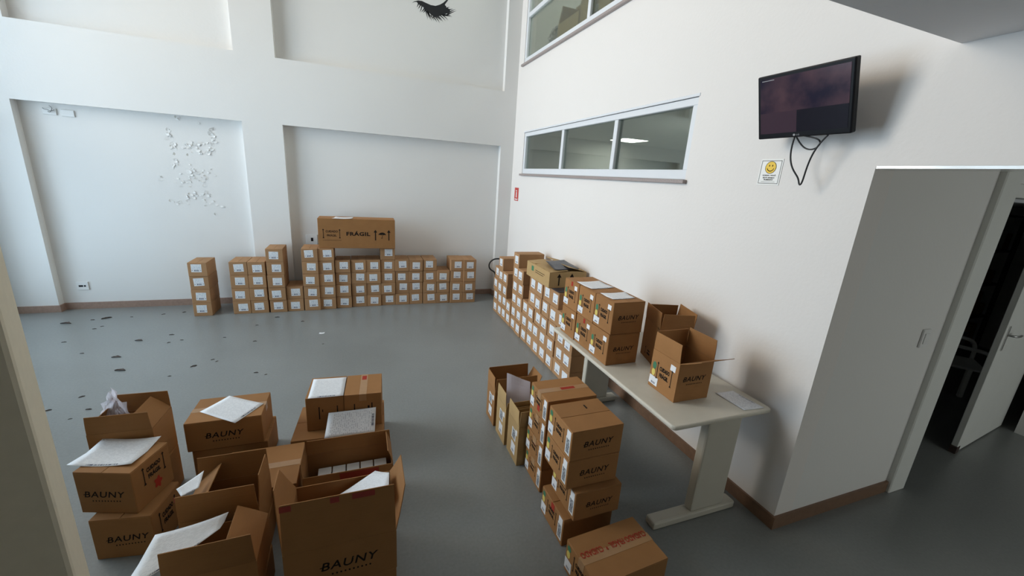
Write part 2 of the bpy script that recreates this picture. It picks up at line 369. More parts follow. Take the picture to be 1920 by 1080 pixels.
# ------------------------------------------------------------------ cartons
T = 0.004
_body = {}
def closed_body(w, d, h):
    k = ('c', round(w, 4), round(d, 4), round(h, 4))
    if k not in _body: _body[k] = boxes_mesh('body', [(-w/2, w/2, -d/2, d/2, 0, h-T)], 0.003)
    return _body[k]
def open_body(w, d, h):
    k = ('o', round(w, 4), round(d, 4), round(h, 4))
    if k in _body: return _body[k]
    a, b = w/2, d/2; ai, bi = a-T, b-T
    v = [(-a, -b, 0), (a, -b, 0), (a, b, 0), (-a, b, 0), (-a, -b, h), (a, -b, h), (a, b, h), (-a, b, h),
         (-ai, -bi, h), (ai, -bi, h), (ai, bi, h), (-ai, bi, h), (-ai, -bi, T), (ai, -bi, T), (ai, bi, T), (-ai, bi, T)]
    f = [(0, 3, 2, 1), (0, 1, 5, 4), (1, 2, 6, 5), (2, 3, 7, 6), (3, 0, 4, 7), (4, 5, 9, 8), (5, 6, 10, 9), (6, 7, 11, 10), (7, 4, 8, 11),
         (8, 9, 13, 12), (9, 10, 14, 13), (10, 11, 15, 14), (11, 8, 12, 15), (12, 13, 14, 15)]
    _body[k] = pymesh('body', v, f); return _body[k]
def flap_mesh(w, d, h, side, ang, ln, skew=0.0, taper=0.006):
    a = R(ang); c, s = math.cos(a), math.sin(a)
    if side == 'front': o = Vector((0, -d/2+T/2, h)); ax = Vector((1, 0, 0)); dr = Vector((0, c, s)); hw = w/2
    elif side == 'back': o = Vector((0, d/2-T/2, h)); ax = Vector((-1, 0, 0)); dr = Vector((0, -c, s)); hw = w/2
    elif side == 'left': o = Vector((-w/2+T/2, 0, h)); ax = Vector((0, -1, 0)); dr = Vector((c, 0, s)); hw = d/2
    else: o = Vector((w/2-T/2, 0, h)); ax = Vector((0, 1, 0)); dr = Vector((-c, 0, s)); hw = d/2
    nr = ax.cross(dr)*(T/2*0.9)
    st = 0.0015
    pts = []
    nseg = 3
    for i in range(nseg+1):
        q = i/nseg; bend = nr*(1.2*math.sin(q*math.pi*0.9)*1.2)
        base = o + dr*(st+(ln-st)*q) + bend + ax*(skew*q)
        for sg in (-1, 1):
            for n_ in (-1, 1): pts.append(tuple(base + ax*sg*(hw-0.002-taper*q) + nr*n_))
    f = []
    for i in range(nseg):
        b = i*4; f += [(b, b+2, b+6, b+4), (b+1, b+5, b+7, b+3), (b, b+4, b+5, b+1), (b+2, b+3, b+7, b+6)]
    e = nseg*4; f += [(0, 1, 3, 2), (e, e+2, e+3, e+1)]
    me = pymesh('flap', pts, f); bm = bmesh.new(); bm.from_mesh(me); bmesh.ops.recalc_face_normals(bm, faces=bm.faces); bm.to_mesh(me); bm.free()
    return me
_fl = {}
def carton(name, label, group, w, d, h, corner=None, center=None, z=0.0, rot=0.0, mat=None, flaps=None, seam='x', tape=None):
    """corner: near-left bottom corner (x,y). Returns the root Empty at the middle of the base."""
    a = R(rot); mat = mat or CARD
    if corner is not None:
        cx = corner[0] + math.cos(a)*w/2 - math.sin(a)*d/2; cy_ = corner[1] + math.sin(a)*w/2 + math.cos(a)*d/2
    else: cx, cy_ = center
    root = tag(empty(name, (cx, cy_, z), a), label, 'box', group)
    if flaps is None:
        link('body', closed_body(w, d, h), mat, root)
        k = ('f', round(w, 4), round(d, 4), round(h, 4), seam)
        if k not in _fl:
            g = 0.0012
            if seam == 'x': bb = [(-w/2+.001, w/2-.001, -d/2+.001, -g, h-T, h), (-w/2+.001, w/2-.001, g, d/2-.001, h-T, h)]
            else: bb = [(-w/2+.001, -g, -d/2+.001, d/2-.001, h-T, h), (g, w/2-.001, -d/2+.001, d/2-.001, h-T, h)]
            _fl[k] = [boxes_mesh('flap', [q], 0.001) for q in bb]
        for me in _fl[k]: link('flap', me, mat, root)
        if tape:
            tw = 0.024
            if seam == 'x': b1 = [(-w/2-.0008, w/2+.0008, -tw, tw, h+.0002, h+.0008), (-w/2-.0012, -w/2-.0006, -tw, tw, h-.05, h+.0008), (w/2+.0006, w/2+.0012, -tw, tw, h-.05, h+.0008)]
            else: b1 = [(-tw, tw, -d/2-.0008, d/2+.0008, h+.0002, h+.0008), (-tw, tw, -d/2-.0012, -d/2-.0006, h-.05, h+.0008), (-tw, tw, d/2+.0006, d/2+.0012, h-.05, h+.0008)]
            boxo('tape', b1, TAPE, root)
            if tape == 'red':
                if seam == 'x':
                    link('tape_print', shared('rp', lambda: print_mesh('tape_print', RECT(-.05, .05, -.014, .014))), REDINK, root, loc=(w*.08, 0, h+.0014))
                else:
                    link('tape_print', shared('rp2', lambda: print_mesh('tape_print', RECT(-.016, .016, -.03, .03))), REDINK, root, loc=(0, d*.32, h+.0014))
    else:
        link('body', open_body(w, d, h), mat, root)
        for side, spec in flaps.items():
            ang, ln = spec[0], spec[1]; sk = spec[2] if len(spec) > 2 else 0.0; tp = spec[3] if len(spec) > 3 else 0.006
            link('flap', flap_mesh(w, d, h, side, ang, ln, sk, tp), mat, root)
    return root
def logo(root, dims, face='front', wf=0.62, vf=0.5, u=0.0, tilt=0.0):
    w = dims[0] if face == 'front' else dims[1]
    return on_face(root, dims, face, u, dims[2]*vf, 'lettering', logo_mesh(w*wf), INK, tilt)
def m_stickers(root, dims, face='left', red=0, square=True):
    w, d, h = dims; s = d if face in ('left', 'right') else w
    on_face(root, dims, face, s*.03, h*.52, 'care_mark', care_mesh(s*.50, h*.46), INK)
    on_face(root, dims, face, -s*.325, h*.20, 'barcode_label', shared(('bl', round(s, 3)), lambda: plane_uv('barcode_label', s*.32, h*.22)), LBL_BAR, R(-2))
    on_face(root, dims, face, -s*.37, h*.42, 'sticker', shared(('ys', round(s, 3)), lambda: print_mesh('sticker', [[(s*.065*math.cos(t), h*.10*math.sin(t)) for t in [math.tau*i/14 for i in range(14)]]])), YELLOW)
    on_face(root, dims, face, -s*.36, h*.60, 'sticker', shared(('gs', round(s, 3)), lambda: print_mesh('sticker', [[(s*.07*math.cos(t), h*.10*math.sin(t)) for t in [math.tau*i/14 for i in range(14)]]])), GREEN)
    if square: on_face(root, dims, face, s*.30, h*.80, 'paper_label', shared(('sq', round(s, 3)), lambda: plane_uv('paper_label', s*.18, h*.15)), WHITEP, R(random.uniform(-6, 3)))
    if red: on_face(root, dims, face, s*.02, h*.9, 'tape_print', shared(('rt', round(s, 3)), lambda: print_mesh('tape_print', RECT(-s*.06, s*.06, -h*.08, h*.08))), REDINK)
def flat_stickers(root, dims, face='left', red=None):
    w, d, h = dims; s = d
    on_face(root, dims, face, -s*.38, h*.28, 'barcode_label', shared(('fb', round(s, 3)), lambda: plane_uv('barcode_label', s*.22, h*.36)), LBL_BAR)
    on_face(root, dims, face, -s*.40, h*.62, 'sticker', shared(('fy', round(s, 3)), lambda: print_mesh('sticker', [[(s*.055*math.cos(t), h*.13*math.sin(t)) for t in [math.tau*i/14 for i in range(14)]]])), YELLOW)
    on_face(root, dims, face, -s*.39, h*.82, 'sticker', shared(('fg', round(s, 3)), lambda: print_mesh('sticker', [[(s*.06*math.cos(t), h*.10*math.sin(t)) for t in [math.tau*i/14 for i in range(14)]]])), GREEN)
    on_face(root, dims, face, -s*.02, h*.58, 'care_mark', care_mesh(s*.36, h*.5), INK)
    on_face(root, dims, face, s*.37, h*.42, 'picture_label', shared(('fp', round(s, 3)), lambda: plane_uv('picture_label', s*.17, h*.56)), PICTURE)
    on_face(root, dims, face, s*.38, h*.82, 'paper_label', shared(('fq', round(s, 3)), lambda: plane_uv('paper_label', s*.15, h*.24)), WHITEP)
    if red: on_face(root, dims, face, s*.02, h*red, 'tape_print', shared(('frt', round(s, 3)), lambda: print_mesh('tape_print', RECT(-s*.07, s*.07, -h*.12, h*.12))), REDINK)

# ------------------------------------------------------------------ paper sheets
def sheet(name, label, cat, corners, mat, group=None, curl=0.0, n=8, thick=0.0006, wob=0.0, flip=False, sm=True):
    """corners a,b,c,d in world space (a=near-left, b=near-right, c=far-right, d=far-left of the page); UV follows a->b, a->d"""
    a, b, c, d = [Vector(q) for q in corners]
    org = (a+b+c+d)/4; nrm = ((b-a).cross(d-a)).normalized()
    v = []; f = []; uv = []
    for j in range(n+1):
        for i in range(n+1):
            s, t = i/n, j/n
            p = a*(1-s)*(1-t) + b*s*(1-t) + c*s*t + d*(1-s)*t
            e = (curl*((2*s-1)**2*abs(2*t-1)) + wob*math.sin(5.1*s+2.3*t+len(label))*math.cos(3.3*t-1.7*s))
            v.append(tuple(p-org+nrm*(e+thick+abs(wob)))); uv.append((s, t))
    k = (n+1)*(n+1)
    for j in range(n):
        for i in range(n):
            q = j*(n+1)+i; f.append((q, q+1, q+n+2, q+n+1))
    v += [tuple(Vector(p)-nrm*thick) for p in v[:k]]
    f += [tuple(k+x for x in reversed(q)) for q in f[:n*n]]
    rim = [i for i in range(n+1)] + [j*(n+1)+n for j in range(1, n+1)] + [n*(n+1)+i for i in range(n-1, -1, -1)] + [j*(n+1) for j in range(n-1, 0, -1)]
    for i in range(len(rim)):
        p, q = rim[i], rim[(i+1) % len(rim)]; f.append((q, p, p+k, q+k))
    me = pymesh(name, v, f); ul = me.uv_layers.new(name='UVMap')
    for p in me.polygons:
        p.use_smooth = sm and len(p.vertices) == 4 and p.index < 2*n*n
        for li, vi in zip(p.loop_indices, p.vertices):
            x, y = uv[vi % k]; ul.data[li].uv = (y, 1-x) if flip else (x, y)
    return tag(link(name, me, mat, loc=tuple(org)), label, cat, group)
def crumple(name, label, cat, center, size, mat, seed, n=14, group=None, lean=(0, 0)):
    rnd = random.Random(seed); v = []; f = []
    for j in range(n+1):
        for i in range(n+1):
            s, t = i/n-.5, j/n
            x = s*size[0]*(1-.45*t*t) + rnd.uniform(-1, 1)*size[0]*.035 + lean[0]*t
            y = math.sin(s*5+t*3)*size[1]*.35 + rnd.uniform(-1, 1)*size[1]*.16 + lean[1]*t
            z = t*size[2]*(1-.5*abs(s)) + rnd.uniform(-1, 1)*size[2]*.03
            v.append((x, y, max(0, z)))
    for j in range(n):
        for i in range(n):
            q = j*(n+1)+i; f.append((q, q+1, q+n+2, q+n+1))
    o = link(name, pymesh(name, v, f), mat, loc=center)
    return tag(o, label, cat, group)
# ================================================================== THE ROOM
XR, YB, XL = 2.308, 6.333, -4.05
YO = 1.289
RD = 0.10     # depth of the recessed wall panels
struct(boxo('floor', [(-4.25, 9.0, -3.2, 8.4, -0.2, 0)], FLOOR))
# back wall: raised frame of columns and beams over recessed panels
wb = grid_wall('wall_back', 'y', YB, YB+RD, [XL-.3, XR+.16], [0, 6.3],
    [(-3.53, -1.381, 0, 2.438), (-0.924, 2.090, 0, 2.438), (-3.43, -1.395, 3.235, 5.4), (-0.95, 2.10, 3.223, 5.4)], WALL)
struct(boxo('wall_back_panel', [(XL-.3, XR+.16, YB+RD-.001, YB+.30, 0, 6.3)], WALL, None))
# side wall with the two strips of windows
WZ0, WZ1, WY0, WY1 = 2.038, 2.621, 2.515, 5.912
UZ0, UZ1, UY0, UY1 = 3.577, 5.45, 1.7, 6.13
wr = grid_wall('wall_right', 'x', XR, XR+.15, [YO, YB+.30], [0, 6.3], [(WY0, WY1, WZ0, WZ1), (UY0, UY1, UZ0, UZ1)], WALLR)
ZO = 2.135
struct(boxo('wall_right_lintel', [(XR, XR+.15, -3.0, YO, ZO, 6.3)], WALLR))
struct(boxo('trim_1', [(XR+.001, XR+.149, -2.9, YO-.001, ZO-.012, ZO)], SOFFIT))
# passage beyond the opening
struct(boxo('wall_passage', [(XR+.15, 3.42, YO, YO+.12, 0, 2.62), (3.60, 5.62, YO+.03, YO+.12, 2.09, 2.62), (5.62, 8.6, YO, YO+.12, 0, 2.62)], WALL))
struct(boxo('wall_passage_end', [(8.6, 8.75, -3.0, 5.0, 0, 2.62)], WALL))
struct(boxo('ceiling_passage', [(XR+.15, 8.6, -3.2, YO, 2.20, 2.30)], WALL))
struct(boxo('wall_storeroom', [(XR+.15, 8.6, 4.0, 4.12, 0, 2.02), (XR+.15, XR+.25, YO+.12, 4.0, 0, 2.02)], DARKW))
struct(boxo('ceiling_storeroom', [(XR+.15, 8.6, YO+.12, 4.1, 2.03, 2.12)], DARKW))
dj = struct(empty('door_frame', (3.51, YO, 0)))
boxo('jamb', [(-.09, .09, -.035, .12, 0, 2.60)], DOORP, dj, 0.006)
boxo('head', [(.09, 2.11, -.012, .12, 2.05, 2.13)], DOORP, dj, 0.004)
# mezzanine slab over the camera, walls behind the camera, roof
struct(boxo('mezzanine_slab', [(XL, XR, -3.0, 1.115, 2.612, 2.95)], CEILM))
grid_wall('wall_front', 'y', -3.2, -3.0, [XL-.2, 8.75], [0, 6.3], [(2.8, 6.5, .8, 2.1)], TANW)
pw = struct(empty('added_window', (0, -3.1, 0)))  # added window out of view, there to let light into the passage
boxo('window_frame', [(2.8, 6.5, -.03, .03, .8, .86), (2.8, 6.5, -.03, .03, 2.04, 2.1), (2.8, 2.86, -.03, .03, .86, 2.04), (6.44, 6.5, -.03, .03, .86, 2.04)], ALU, pw)
for x in (4.0, 5.2): boxo('mullion', [(x, x+.06, -.03, .03, .86, 2.04)], ALU, pw)
for x0, x1 in ((2.86, 4.0), (4.06, 5.2), (5.26, 6.44)): boxo('pane', [(x0, x1, -.004, .004, .86, 2.04)], GLASS_F, pw)
struct(boxo('ceiling', [(XL-.3, XR+.16, -3.2, YB+.3, 6.2, 6.35)], CEILM))
# glazed front on the left
FY0, FY1, FZ1 = 2.55, 6.20, 5.85
wl = grid_wall('wall_left', 'x', XL-.2, XL, [1.2, YB+.3], [0, 6.3], [(FY0, FY1, 0, FZ1)], WALL)
struct(boxo('wall_left_rear', [(XL-.2, XL, -3.0, 1.2, 0, 6.3)], TANW))
gw = struct(empty('window_3', (XL-.08, 0, 0)))
fr = []
for y in (FY0, FY0+1.2, FY0+2.4, FY1-.06): boxo('mullion', [(-.045, .045, y, y+.06, 0.0, FZ1)], GREENF, gw, 0.004)
for z in (0.0, 2.35, 4.1, FZ1-.06): boxo('transom', [(-.04, .04, FY0, FY1, z, z+.06)], GREENF, gw, 0.004)
for i in range(3):
    y0 = FY0+.06+i*1.2; y1 = (FY0+1.2*(i+1)) if i < 2 else FY1-.06
    for z0, z1 in ((.06, 2.35), (2.41, 4.1), (4.16, FZ1-.06)): boxo('pane', [(-.004, .004, y0, y1, z0, z1)], GLASS_F, gw)
# dark green door post in the far corner
struct(boxo('trim_2', [(XL+.001, XL+.06, YB-.16, YB-.002, 0, 2.45)], GREENF, None, 0.005))
# tan wall end close to the camera
col = struct(empty('column', (-0.765, 1.19, 0), R(24)))
boxo('column_shaft', [(-.42, 0, 0, .20, 0, 2.611)], TANW, col, 0.012, 2)

# baseboards
bbs = []
bh, bt = 0.085, 0.016
struct(boxo('baseboard_back', [(XL, -3.53, YB-bt, YB, 0, bh), (-1.381, -0.924, YB-bt, YB, 0, bh), (2.09, XR-bt, YB-bt, YB, 0, bh),
      (-3.53+bt, -1.381-bt, YB+RD-bt, YB+RD, 0, bh), (-.924+bt, 2.09-bt, YB+RD-bt, YB+RD, 0, bh), (-3.53, -3.53+bt, YB-bt, YB+RD, 0, bh), (-1.381-bt, -1.381, YB-bt, YB+RD, 0, bh), (-.924, -.924+bt, YB-bt, YB+RD, 0, bh), (2.09-bt, 2.09, YB-bt, YB+RD, 0, bh)], BASEB))
struct(boxo('baseboard_right', [(XR-bt, XR, YO-bt, YB-bt, 0, bh), (XR, 3.42, YO-bt, YO, 0, bh)], BASEB_R))

# ------------------------------------------------------------------ window strips in the side wall
def strip_window(name, y0, y1, z0, z1, mull, trans=None):
    w = struct(empty(name, (XR+.03, 0, 0))); fw = .055
    boxo('window_frame', [(-.022, .05, y0, y1, z0, z0+fw+.02), (-.022, .05, y0, y1, z1-fw, z1), (-.022, .05, y0, y0+fw, z0+fw+.02, z1-fw), (-.022, .05, y1-fw, y1, z0+fw+.02, z1-fw)], ALU, w, 0.004)
    for y in mull: boxo('mullion', [(-.018, .045, y-.03, y+.03, z0+fw+.02, z1-fw)], ALU, w, 0.004)
    if trans: boxo('transom', [(-.018, .045, y0+fw, y1-fw, trans-.03, trans+.03)], ALU, w, 0.004)
    ys = [y0+fw] + [q for y in sorted(mull) for q in (y-.03, y+.03)] + [y1-fw]
    zs = [(z0+fw+.02, z1-fw)] if not trans else [(z0+fw+.02, trans-.03), (trans+.03, z1-fw)]
    for i in range(0, len(ys), 2):
        for a, b in zs: boxo('pane', [(.008, .014, ys[i], ys[i+1], a, b)], GLASS_IN, w)
    boxo('window_sill', [(-.065, .15, y0-.02, y1+.03, z0-.028, z0)], GRANITE, w, 0.003)
    return w
w1 = strip_window('window_1', WY0, WY1, WZ0, WZ1, [4.673, 3.553])
boxo('window_head', [(-.035, .0, WY0-.01, WY1+.01, WZ1, WZ1+.022)], ALU, w1, 0.003)
w2 = strip_window('window_2', UY0, UY1, UZ0, UZ1, [4.33, 2.6], 4.20)
# rooms behind the windows
struct(boxo('wall_office', [(XR+.15, 7.2, 6.64, 6.75, .0, 2.70), (7.2, 7.3, 4.2, 6.75, .0, 2.70), (XR+.15, 7.2, 4.13, 4.25, .0, 2.13), (XR+.15, 7.2, 1.40, 1.5, 2.13, 2.70)], GREYW))
struct(boxo('ceiling_office', [(XR+.15, 7.3, 1.4, 6.75, 2.70, 2.78)], GREYW))
struct(boxo('wall_upper_office', [(XR+.15, 7.2, 6.64, 6.75, 2.90, 6.2), (7.2, 7.3, 1.2, 6.75, 2.90, 6.2), (XR+.15, 7.2, 1.2, 1.3, 2.90, 6.2)], GREYW))
struct(boxo('floor_upper_office', [(XR+.15, 7.3, 1.2, 6.75, 2.885, 3.0)], GREYW))
struct(boxo('ceiling_upper_office', [(XR+.15, 7.3, 1.2, 6.75, 6.2, 6.3)], GREYW))
LED = bpy.data.materials.new('led_diffuser'); LED.use_nodes = True
LED.node_tree.nodes['Principled BSDF'].inputs['Emission Color'].default_value = (1, 0.98, 0.94, 1); LED.node_tree.nodes['Principled BSDF'].inputs['Emission Strength'].default_value = 24
for (x, y, nm) in ((4.17, 5.96, 'square ceiling light panel behind the third pane of the low window'), (4.17, 4.16, 'ceiling light panel just showing at the near end of the low window')):
    t = tag(empty('ceiling_light', (x, y, 2.70)), nm, 'ceiling light', 'ceiling light panels in the office')
    boxo('frame', [(-.23, .23, -.23, .23, -.014, 0)], ALU, t); boxo('diffuser', [(-.21, .21, -.21, .21, -.018, -.013)], LED, t)

t = tag(empty('ceiling_light', (4.6, 4.4, 6.199)), 'unseen light panel added to brighten the upper room behind the high window', 'ceiling light', 'ceiling light panels in the office')  # panel added out of view to lift the upper room
boxo('frame', [(-.63, .63, -.63, .63, -.014, 0)], ALU, t); boxo('diffuser', [(-.6, .6, -.6, .6, -.018, -.013)], LED, t)
# ================================================================== TABLE
t = tag(empty('work_table', (1.905, 2.189, 0)), 'pale laminate work table against the wall under stacked boxes', 'table')
def rounded_slab(name, x0, x1, y0, y1, z0, z1, rad, mat, parent):
    me = boxes_mesh(name, [(x0, x1, y0, y1, z0, z1)]); bm = bmesh.new(); bm.from_mesh(me)
    ve = [e for e in bm.edges if abs(e.verts[0].co.z-e.verts[1].co.z) > 1e-4]
    bmesh.ops.bevel(bm, geom=ve, offset=rad, segments=5, affect='EDGES', profile=0.5)
    he = [e for e in bm.edges if abs(e.verts[0].co.z-e.verts[1].co.z) < 1e-5 and len(e.link_faces) == 2 and any(abs(f.normal.z) > .9 for f in e.link_faces) and any(abs(f.normal.z) < .1 for f in e.link_faces)]
    bmesh.ops.bevel(bm, geom=he, offset=(z1-z0)*.38, segments=3, affect='EDGES', profile=0.5)
    bm.to_mesh(me); bm.free(); return link(name, me, mat, parent)
rounded_slab('tabletop', -.3715, .3715, -.752, .752, .712, .74, .03, TABLEM, t)
for s, yy in (('near', -.672), ('far', .66)):
    lg = boxo('leg', [(-.055, .205, yy-.03, yy+.03, .05, .712)], TABLEL, t, 0.012, 2)
    me = boxes_mesh('foot', [(-.335, .305, yy-.04, yy+.04, 0.0, .052)], 0.012, 2); link('foot', me, TABLEL, lg)
    boxo('bracket', [(-.25, .28, yy-.02, yy+.02, .690, .712)], TABLEG, lg)

# ================================================================== SMALL LABELLED CARTONS
SW, SH, SD = 0.201, 0.1735, 0.345
ORD = ['first', 'second', 'third', 'fourth', 'fifth', 'sixth', 'seventh', 'eighth', 'ninth', 'tenth', 'eleventh', 'twelfth', 'thirteenth', 'fourteenth', 'fifteenth', 'sixteenth', 'seventeenth']
def small_box(x, y, z, rz, w, label, group):
    r = carton('labelled_carton', label, group, w, SD, SH, center=(x, y), z=z, rot=rz, mat=CARTON_S, seam='y')
    lw, lh = 0.108, 0.100
    on_face(r, (w, SD, SH), 'front', random.uniform(-.012, .018), SH*random.uniform(.48, .62), 'address_label', shared('lblS', lambda: plane_uv('address_label', lw, lh)), LBL_SMALL, R(random.uniform(-3, 3)))
    return r
G_BACK = 'small labelled cartons stacked along the back wall'
G_SIDE = 'small labelled cartons stacked along the side wall'
bx = [-2.034+.1025] + [-1.607, -1.404, -1.184, -.979, -.769, -.569, -.363, -.156, .043, .247, .450, .652, .861, 1.064, 1.274, 1.475]
bw = [.205, .2, .2, .2, .2, .2, .2, .2, .2, .2, .2, .2, .2, .2, .2, .2, .2]
fy = [5.915, 5.935, 5.93, 5.915, 5.94, 5.945, 5.965, 5.985, 6.005, 6.01, 6.02, 6.02, 6.02, 6.015, 6.005, 5.995, 5.98]
bn = [4, 4, 4, 5, 2, 5, 5, 4, 4, 4, 5, 4, 4, 4, 3, 4, 4]
for i, n in enumerate(bn):
    xc = bx[i] + (0 if i == 0 else .1025)
    for k in range(n):
        if i == 0: lab = 'small labelled carton, %s up from the floor in the lone stack left of the row' % ORD[k]
        else: lab = 'small labelled carton, %s from the floor, %s stack along the back wall after the gap' % (ORD[k], ORD[i-1])
        small_box(xc + random.uniform(-.0015, .0015), min(fy[i] + SD/2 + random.uniform(-.006, .012), YB-bt-SD/2-.004) if i in (3, 4, 5) else fy[i]+SD/2+random.uniform(-.006, .012), k*.1745, random.uniform(-.2, .2), SW-.002, lab, G_BACK)
sn = [4, 4, 5, 5, 5, 5, 3, 5, 6, 2, 4, 5, 4]
SPY = 0.191
for c, n in enumerate(sn):
    yc = 3.105 + SPY*(c+.5)
    for k in range(n):
        lab = 'small labelled carton, %s from the floor, %s stack from the table along the side wall' % (ORD[k], ORD[c])
        small_box(1.855 + SD/2 + random.uniform(-.006, .01), yc + random.uniform(-.001, .001), k*.1745, -90 + random.uniform(-.25, .25), SPY-.004, lab, G_SIDE)

# large FRAGIL box on the back row
D = (1.0, .30, .405)
fb = carton('long_cardboard_box', 'long cardboard box lettered FRÁGIL resting across the back row of cartons', None, *D, center=(-.048, 6.125), z=.8735, rot=-.6, seam='x')
h = D[2]
on_face(fb, D, 'front', -.335, h*.50, 'care_mark', shared('cmB', lambda: print_mesh('care_mark', ARROWTAIL(-.10, -.065, .065, .012)+ARROWTAIL(.105, -.065, .065, .012)+RECT(-.11, .125, -.092, -.089),
    [('CUIDADO', 0.005, .03, .15, .03, dict(bold=.02)), ('FRÁGIL', 0.005, -.022, .12, .036, dict(bold=.02))])), INK)
on_face(fb, D, 'front', .01, h*.50, 'lettering', shared('frg', lambda: print_mesh('lettering', [], [('FRÁGIL', 0, .006, .31, .066, dict(bold=.035, space=1.1))])), INK)
on_face(fb, D, 'front', .325, h*.47, 'handling_symbols', shared('hs', lambda: print_mesh('handling_symbols', ARROW(-.09, -.075, .075, .024)+ARROW(.09, -.075, .075, .024)+UMBRELLA(0, 0.0, .05))), INK)
sheet('paper_sheet', 'white paper sheet on top of the long FRÁGIL box', 'paper', [(-.37, 5.965, 1.2795), (-.12, 5.985, 1.2795), (-.10, 6.17, 1.2795), (-.33, 6.15, 1.2795)], LBL_DOC2, curl=.006)

# kraft box on the side row
D = (.44, .62, .165)
kb = carton('kraft_cardboard_box', 'pale kraft box with loose top flaps on the side-wall cartons', None, *D, corner=(1.832, 3.69), z=.8735, rot=0, mat=KRAFT,
    flaps={'left': (4, .215), 'right': (13, .21, 0, .02), 'front': (2, .2), 'back': (2, .2)})
on_face(kb, D, 'left', -.14, D[2]*.68, 'sticker', shared('kgs', lambda: print_mesh('sticker', RECT(-.03, .03, -.028, .028))), GREEN)
on_face(kb, D, 'left', .06, D[2]*.6, 'lettering', shared('kgl', lambda: print_mesh('lettering', RECT(-.12, .13, .008, .014)+RECT(-.12, .1, -.014, -.008))), INK)
on_face(kb, D, 'front', -.03, D[2]*.5, 'handling_symbols', shared('kgh', lambda: print_mesh('handling_symbols', ARROW(-.075, -.06, .07, .026)+ARROW(.075, -.06, .07, .026))), INK)
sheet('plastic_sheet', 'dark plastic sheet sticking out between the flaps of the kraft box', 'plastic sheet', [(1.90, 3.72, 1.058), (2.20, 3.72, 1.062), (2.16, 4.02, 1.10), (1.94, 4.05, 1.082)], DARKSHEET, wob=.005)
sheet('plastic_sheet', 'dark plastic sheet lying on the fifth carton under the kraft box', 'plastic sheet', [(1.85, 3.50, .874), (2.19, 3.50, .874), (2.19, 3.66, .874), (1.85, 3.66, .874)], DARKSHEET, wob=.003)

# ================================================================== BOXES ON THE TABLE
G_T = 'lettered boxes stacked on the table'
D = (.257, .231, .230)
cn = ['nearest', 'middle', 'farthest']
for c in range(3):
    for k in range(2):
        r = carton('lettered_box', '%s lettered carton of the %s pair in the block on the table' % (['lower', 'upper'][k], cn[c]), G_T, *D, corner=(1.577+random.uniform(-.003, .003), 2.171+.235*c), z=.741+k*.2315, rot=random.uniform(-.15, .15), seam='y')
        m_stickers(r, D, 'left', red=(c == 1 and k == 0) or (c == 2 and k == 1))
        if c == 0: logo(r, D, 'front', .66, .52, .004, R(1))
sheet('document_pouch', 'clear document pouch on the farther upper table boxes', 'document', [(1.60, 2.50, 1.2045), (1.81, 2.52, 1.2045), (1.80, 2.72, 1.2045), (1.59, 2.71, 1.2045)], LBL_DOC2, curl=.004)
sheet('document_pouch', 'clear document pouch on the nearest upper table box', 'document', [(1.61, 2.235, 1.2045), (1.80, 2.245, 1.2045), (1.815, 2.39, 1.2045), (1.605, 2.39, 1.2045)], LBL_DOC2, curl=.004)
D = (.26, .232, .25)
ob = carton('open_box', 'open lettered carton at the front of the table with flaps standing up', 'open boxes on the table', *D, corner=(1.708, 1.645), z=.741, rot=0,
    flaps={'left': (91, .115), 'right': (89, .125), 'back': (90, .115), 'front': (152, .125, .03)})
m_stickers(ob, D, 'left'); logo(ob, D, 'front', .66, .58)
D = (.235, .262, .285)
ob2 = carton('open_box', 'open plain carton turned beside the wall, behind the front open one', 'open boxes on the table', *D, corner=(1.908, 2.065), z=.741, rot=-16.5,
    flaps={'left': (92, .12), 'right': (96, .12), 'back': (84, .11), 'front': (92, .115)})
on_face(ob2, D, 'left', -.02, D[2]*.22, 'lettering', shared('ob2l', lambda: print_mesh('lettering', ARROWTAIL(-.03, -.03, .03, .008)+RECT(.0, .05, -.02, -.006)+RECT(.005, .045, .004, .014))), INK)
on_face(ob2, D, 'left', .10, D[2]*.98, 'lettering', shared('ob2m', lambda: print_mesh('lettering', ARROW(0, -.015, .015, .008)+RECT(.015, .02, -.012, .01))), INK)
sheet('paper_sheet', 'printed paper lying flat at the free end of the table', 'paper', [(2.075, 1.468, .7415), (2.225, 1.457, .7415), (2.205, 1.665, .7415), (2.065, 1.672, .7415)], LBL_DOC, curl=.002, flip=True)

# ================================================================== FLOOR CLUSTER BESIDE THE TABLE
G_A = 'flat lettered boxes in the floor stacks by the table'
for k, (cx0, cy0, rt, ww) in enumerate([(.992, 1.543, 1.0, .318), (1.035, 1.522, .5, .292), (.992, 1.566, 0, .318), (.994, 1.565, .3, .318)]):
    D = (ww, .272, .1785)
    r = carton('lettered_box', 'flat lettered carton, %s from the floor in the nearer stack by the table' % ORD[k], G_A, *D, corner=(cx0, cy0), z=k*.1795, rot=rt, seam='x', tape=None)
    flat_stickers(r, D, 'left', .85 if k == 0 else None)
    if k: logo(r, D, 'front', .58, .52, .01, R(1))
    if k == 3: boxo('staple', [(.03, .036, .05, .085, D[2], D[2]+.003)], PLASTIC_BLACK, r)
D = (.345, .258, .1655)
for k, (cx0, cy0, rt) in enumerate([(1.035, 1.945, 0), (1.033, 1.946, .5), (1.034, 1.944, -.3), (1.036, 1.946, 0)]):
    r = carton('flat_box', 'flat taped carton, %s from the floor in the farther stack by the table' % ORD[k], G_A, *D, corner=(cx0, cy0), z=k*.1665, rot=rt, seam='x', tape='red')
    flat_stickers(r, D, 'left', [None, .8, None, .3][k])
D = (.425, .272, .19)
nb = carton('low_box', 'low carton with red printed tape at the front of the floor stacks', None, *D, center=(1.168, 1.302), z=0, rot=3.5, seam='x', tape='plain')
